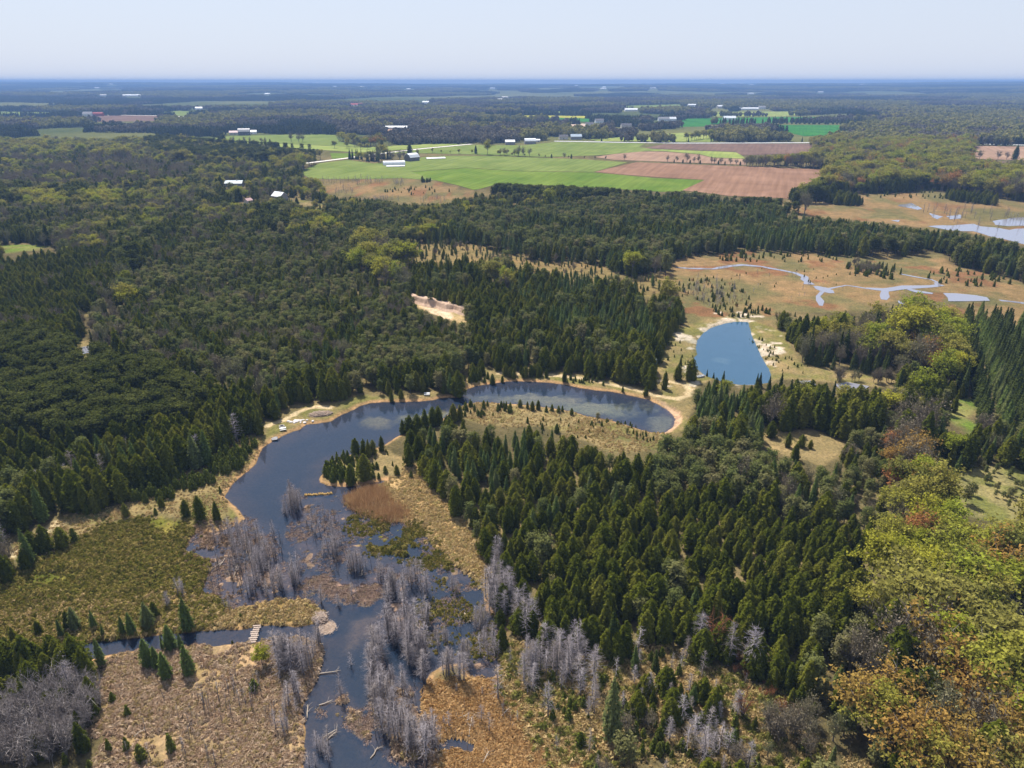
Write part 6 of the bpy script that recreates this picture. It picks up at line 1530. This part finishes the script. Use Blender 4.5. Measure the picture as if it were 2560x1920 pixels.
for i, (x, y) in enumerate(LAY_SPECKS):
    s = y / 6000
    gable('farm_building', 'tiny white farm building far off in the hazy woods', 'building', x, y, random.uniform(28, 60) * (.5 + .5 * s), random.uniform(12, 20), random.uniform(5, 7.5), random.uniform(3, 4.5), random.uniform(-.4, .4), random.choice((M_WHITE, M_WHITE, M_CREAM)), random.choice((M_WHITE, M_WHITE, M_CREAM)), 0, group='far white farm buildings')

# ------------------------------------------------------------------ small things around the ponds
M_LOG = plain('bleached_log', (.38, .31, .24), .9, .2, 4)
M_STICK = plain('peeled_sticks', (.40, .31, .25), .9, .25, 6)
M_ROCK = plain('pale_rock', (.58, .53, .50), .9, .2, 2)
M_TURF = plain('ochre_turf', (.30, .19, .06), .95, .3, 2)
for (x1, y1, x2, y2) in LAY_LOG:
    mx, my = (x1 + x2) / 2, (y1 + y2) / 2
    L_b = math.hypot(x2 - x1, y2 - y1); a = math.atan2(y2 - y1, x2 - x1)
    place = 'in the flooded marsh'
    for k in ('isle', 'bog', 'marsh_pink', 'shallow_left', 'shallow'):
        if bool(inside(PO[k], np.array([mx]), np.array([my]))[0]):
            place = PLACE[k]; break
    else:
        if bool(inside(scr, np.array([mx]), np.array([my]))[0]): place = PLACE['scrub']
    L_b = max(2.2, min(L_b, 8.5))
    t = thing('fallen_log', ('long' if L_b > 4.5 else 'short') + ' bleached fallen trunk ' + place, 'log', mx, my, a, 'fallen trunks ' + place)
    t.location.z = max(gz(mx, my), 0.0) + .12
    MB().tube([(-L_b / 2, 0, 0), (-L_b * .1, random.uniform(-.15, .15), .08), (L_b * .25, random.uniform(-.1, .1), .12), (L_b / 2, 0, .2)], [.12, .105, .085, .035], 7).build('trunk', M_LOG, t, sm=True)
    for q in range(4):
        xx = random.uniform(-.1, .45) * L_b; s = random.choice((-1, 1))
        MB().tube([(xx, 0, .08), (xx + .35, s * .4, .3), (xx + .6, s * random.uniform(.6, 1.1), .4)], [.03, .02, .01], 4).build('branch', M_LOG, t)


def stick_mound(name, label, cat, x, y, rx, ry, h, n, zbase):
    t = thing(name, label, cat, x, y, random.uniform(0, 3)); t.location.z = zbase
    m = MB(); k = 12; rows = 4
    for i in range(rows):
        f = i / (rows - 1)
        for j in range(k):
            a = 2 * math.pi * j / k; q = math.cos(f * 1.45) * random.uniform(.9, 1.1)
            m.v.append((rx * q * math.cos(a), ry * q * math.sin(a), h * math.sin(f * 1.5) * .9 - .3 * (f == 0)))
    m.f = [(i * k + j, i * k + (j + 1) % k, (i + 1) * k + (j + 1) % k, (i + 1) * k + j) for i in range(rows - 1) for j in range(k)]
    m.f.append(tuple((rows - 1) * k + j for j in range(k)))
    m.build('mound', plain(name + '_mud', (.25, .18, .13), .95, .3, 3), t)
    s = MB()
    for q in range(n):
        a = random.uniform(0, 6.28); f = math.sqrt(random.uniform(0, 1)); px, py = rx * f * math.cos(a), ry * f * math.sin(a)
        pz = h * math.sqrt(max(0, 1 - f * f)) * .92 + .04
        d = random.uniform(0, 6.28); l = random.uniform(.5, 1.1)
        s.tube([(px - l * math.cos(d) * .7, py - l * math.sin(d) * .7, pz - .05), (px + l * math.cos(d) * .7, py + l * math.sin(d) * .7, pz + random.uniform(-.1, .2))], [.05, .03], 4)
    props(s.build('stick_pile', M_STICK, t), kind='stuff')
    return t


stick_mound('beaver_lodge', 'pale heap of peeled sticks at the creek mouth', 'beaver lodge', *at('lodge'), 1.9, 1.6, 1.1, 120, 0)
stick_mound('stick_raft', 'low drowned raft of sticks beside the pale lodge', 'stick raft', *at('lodge_low'), 2.2, 2.0, .16, 70, -.05)
stick_mound('brush_pile', 'heap of cut brush beside the sandy landing', 'brush pile', *at('brushpile'), 4.0, 2.0, .9, 150, gz(*at('brushpile')))
(x1, y1), (x2, y2) = at('dam_a'), at('dam_b')
t = thing('beaver_dam', 'thin ochre dam of turf and sticks across the pond', 'dam', (x1 + x2) / 2, (y1 + y2) / 2, math.atan2(y2 - y1, x2 - x1)); t.location.z = 0
Ld = math.hypot(x2 - x1, y2 - y1)
for q in range(16):
    xx = (q / 15 - .5) * Ld
    MB().tube([(xx - .42, random.uniform(-.2, .2), -.35), (xx - .1, random.uniform(-.15, .15), random.uniform(.1, .3)), (xx + .45, random.uniform(-.2, .2), -.3)], [.3, .38, .25], 7).build('turf', M_TURF, t, sm=True)
(x1, y1), (x2, y2) = at('bridge_a'), at('bridge_b')
t = thing('log_bridge', 'pale log and plank crossing over the narrow creek', 'footbridge', (x1 + x2) / 2, (y1 + y2) / 2, math.atan2(y2 - y1, x2 - x1)); t.location.z = .28
Lb = math.hypot(x2 - x1, y2 - y1) + 1.6
for q in range(4):
    yy = (q - 1.5) * .30
    MB().tube([(-Lb / 2, yy, random.uniform(-.05, .05)), (0, yy + .05, .06), (Lb / 2, yy, random.uniform(-.05, .05))], [.16, .14, .12], 7).build('log', M_STICK, t, sm=True)
for q in range(9):
    xx = (q / 8 - .5) * Lb * .9
    MB().box(xx - .14, xx + .14, -.75 + random.uniform(-.2, .1), .65 + random.uniform(-.1, .3), .2, .25).build('plank', M_STICK, t)
x, y = at('rocks')
for q in range(16):
    px, py = x + random.gauss(0, 1.7), y + random.gauss(0, .9)
    bm = bmesh.new(); bmesh.ops.create_icosphere(bm, subdivisions=2, radius=1)
    sc_ = random.uniform(.25, .7)
    for v in bm.verts:
        v.co *= 1 + .25 * (random.random() - .5); v.co.x *= sc_ * random.uniform(1.2, 1.25); v.co.y *= sc_; v.co.z *= sc_ * .55
    me = bpy.data.meshes.new('rock'); bm.to_mesh(me); bm.free(); me.materials.append(M_ROCK)
    o = obj('rock', me, None, (px, py, gz(px, py) + .05)); o.rotation_euler = (0, 0, random.uniform(0, 6))
    props(o, 'pale boulder in the rock pile at the sandy landing', 'rock', 'boulders at the sandy landing')


def table(label, x, y, rz):
    t = thing('picnic_table', label, 'picnic table', x, y, rz)
    for q in range(4):
        MB().box(-.95, .95, -.4 + q * .2, -.4 + q * .2 + .185, .70, .74).build('plank', M_WHITE, t)
    for s in (-1, 1):
        MB().box(-.95, .95, s * .75 - .14, s * .75 + .14, .42, .46).build('bench', M_WHITE, t)
        MB().box(s * .7 - .05, s * .7 + .05, -.8, .8, .34, .41).build('brace', M_GREYW, t)
        for u in (-1, 1):
            MB().tube([(s * .7, u * .7, 0), (s * .7, u * .25, .7)], [.06, .06], 5).build('leg', M_GREYW, t)


table('white picnic table on the grass by the sandy landing', *at('bench_a'), .4)
table('white picnic table on the bank near the brown reeds', *at('bench_b'), 0)
x, y = at('firepit'); t = thing('fire_pit', 'round dark stone fire pit beside the white picnic table', 'fire pit', x, y)
for q in range(10):
    a = q * .628
    MB().box(-.22, .22, -.16, .16, -.05, .25).build('stone', M_STONE, t, (math.cos(a) * .7, math.sin(a) * .7, 0)).rotation_euler = (0, 0, a + 1.57)
bm = MB(); bm.v = [(.6 * math.cos(i * .628), .6 * math.sin(i * .628), .1) for i in range(10)]; bm.f = [tuple(range(10))]
bm.build('ash', plain('ash', (.03, .03, .03), .95, .3, 4), t)
x, y = at('hut'); t = thing('portable_toilet', 'small blue upright hut among the trees by the pond', 'hut', x, y, .2)
MB().box(-.65, .65, -.65, .65, 0, 2.3).build('wall', M_BLUE, t)
MB().prism([(-.72, 2.3), (.72, 2.3), (.5, 2.55), (-.5, 2.55)], -.72, .72).build('roof', plain('pale_plastic', (.6, .64, .7), .5, .05, 1), t)
MB().box(-.42, .42, -.68, -.62, .1, 2.05).build('door', plain('blue_door', (.04, .09, .28), .5, .1, 1), t)
x, y = at('skiff'); t = thing('rowing_boat', 'small white rowing boat pulled up beside the sand track', 'boat', x, y, .5)
m = MB(); ss = 9
for i in range(ss):
    f = i / (ss - 1); w_ = .65 * math.sin(math.pi * (.12 + .80 * f)) ** .6 if f < .98 else .06; xx = (f - .5) * 3.6
    m.v += [(xx, -w_, .5 + .12 * f), (xx, -w_ * .7, .08), (xx, w_ * .7, .08), (xx, w_, .5 + .12 * f)]
m.f = [(4 * i + k, 4 * i + 4 + k, 4 * i + 5 + k, 4 * i + 1 + k) for i in range(ss - 1) for k in range(3)] + [(3, 2, 1, 0)]
m.build('hull', M_WHITE, t)
for f in (-.7, .5):
    MB().box(f - .14, f + .14, -.55, .55, .38, .42).build('seat', M_GREYW, t)
x, y = at('dock'); t = thing('small_dock', 'short grey plank dock at the pond bank', 'dock', x, y, .3); t.location.z = .15
for q in range(7):
    MB().box(-.9, .9, q * .3 - 1, q * .3 - .72, .2, .25).build('plank', M_GREYW, t)
for s in (-1, 1):
    for q in (-.8, .7):
        MB().tube([(s * .8, q, -1), (s * .8, q, .45)], [.07, .07], 6).build('post', M_DARKW, t)
# eroded bank of the sand pit
sp = PO['sandpit']
m = MB(); k = 26; top = [(sp[0][0] * (1 - i / k) + sp[4][0] * i / k, sp[0][1] * (1 - i / k) + sp[4][1] * i / k) for i in range(k + 1)]
for i, (x, y) in enumerate(top):
    o = .8 * math.sin(i * .7) + random.uniform(-.7, .7); g0 = gz(x, y - 4)
    m.v += [(x, y - 5.5 + o, g0 - .2), (x, y - 3.5 + o, g0 + 1.0), (x, y - 2.4 + o * .7, g0 + 2.6), (x, y - 1.9 + o * .6, g0 + 3.0), (x, y + 3, g0 + 2.6), (x, y + 11, g0 + .2)]
m.f = [(6 * i + j, 6 * i + 6 + j, 6 * i + 7 + j, 6 * i + 1 + j) for i in range(k) for j in range(5)]
props(m.build('sand_bank', plain('raw_sand', (.48, .33, .23), .95, .3, .5)), 'raw eroded face of the sand pit', kind='structure')

# ------------------------------------------------------------------ haze
M_HAZE, nt, out = nodes('haze')
pv = N(nt, 'ShaderNodeVolumePrincipled')
pv.inputs['Color'].default_value = (.26, .44, .80, 1)
pv.inputs['Density'].default_value = 1.35e-4
pv.inputs['Anisotropy'].default_value = 0.0
nt.links.new(pv.outputs[0], out.inputs['Volume'])
hz = MB().box(-14500, 14500, -700, 17000, -60, 120).build('haze', M_HAZE)
props(hz, 'thin blue haze over the far country', kind='stuff')
print('TREES', len(TX), {k: int((TK == KI[k]).sum()) for k in KIND_NAMES}, 'verts', nx * ny, 'zmax', float(ZG.max()))
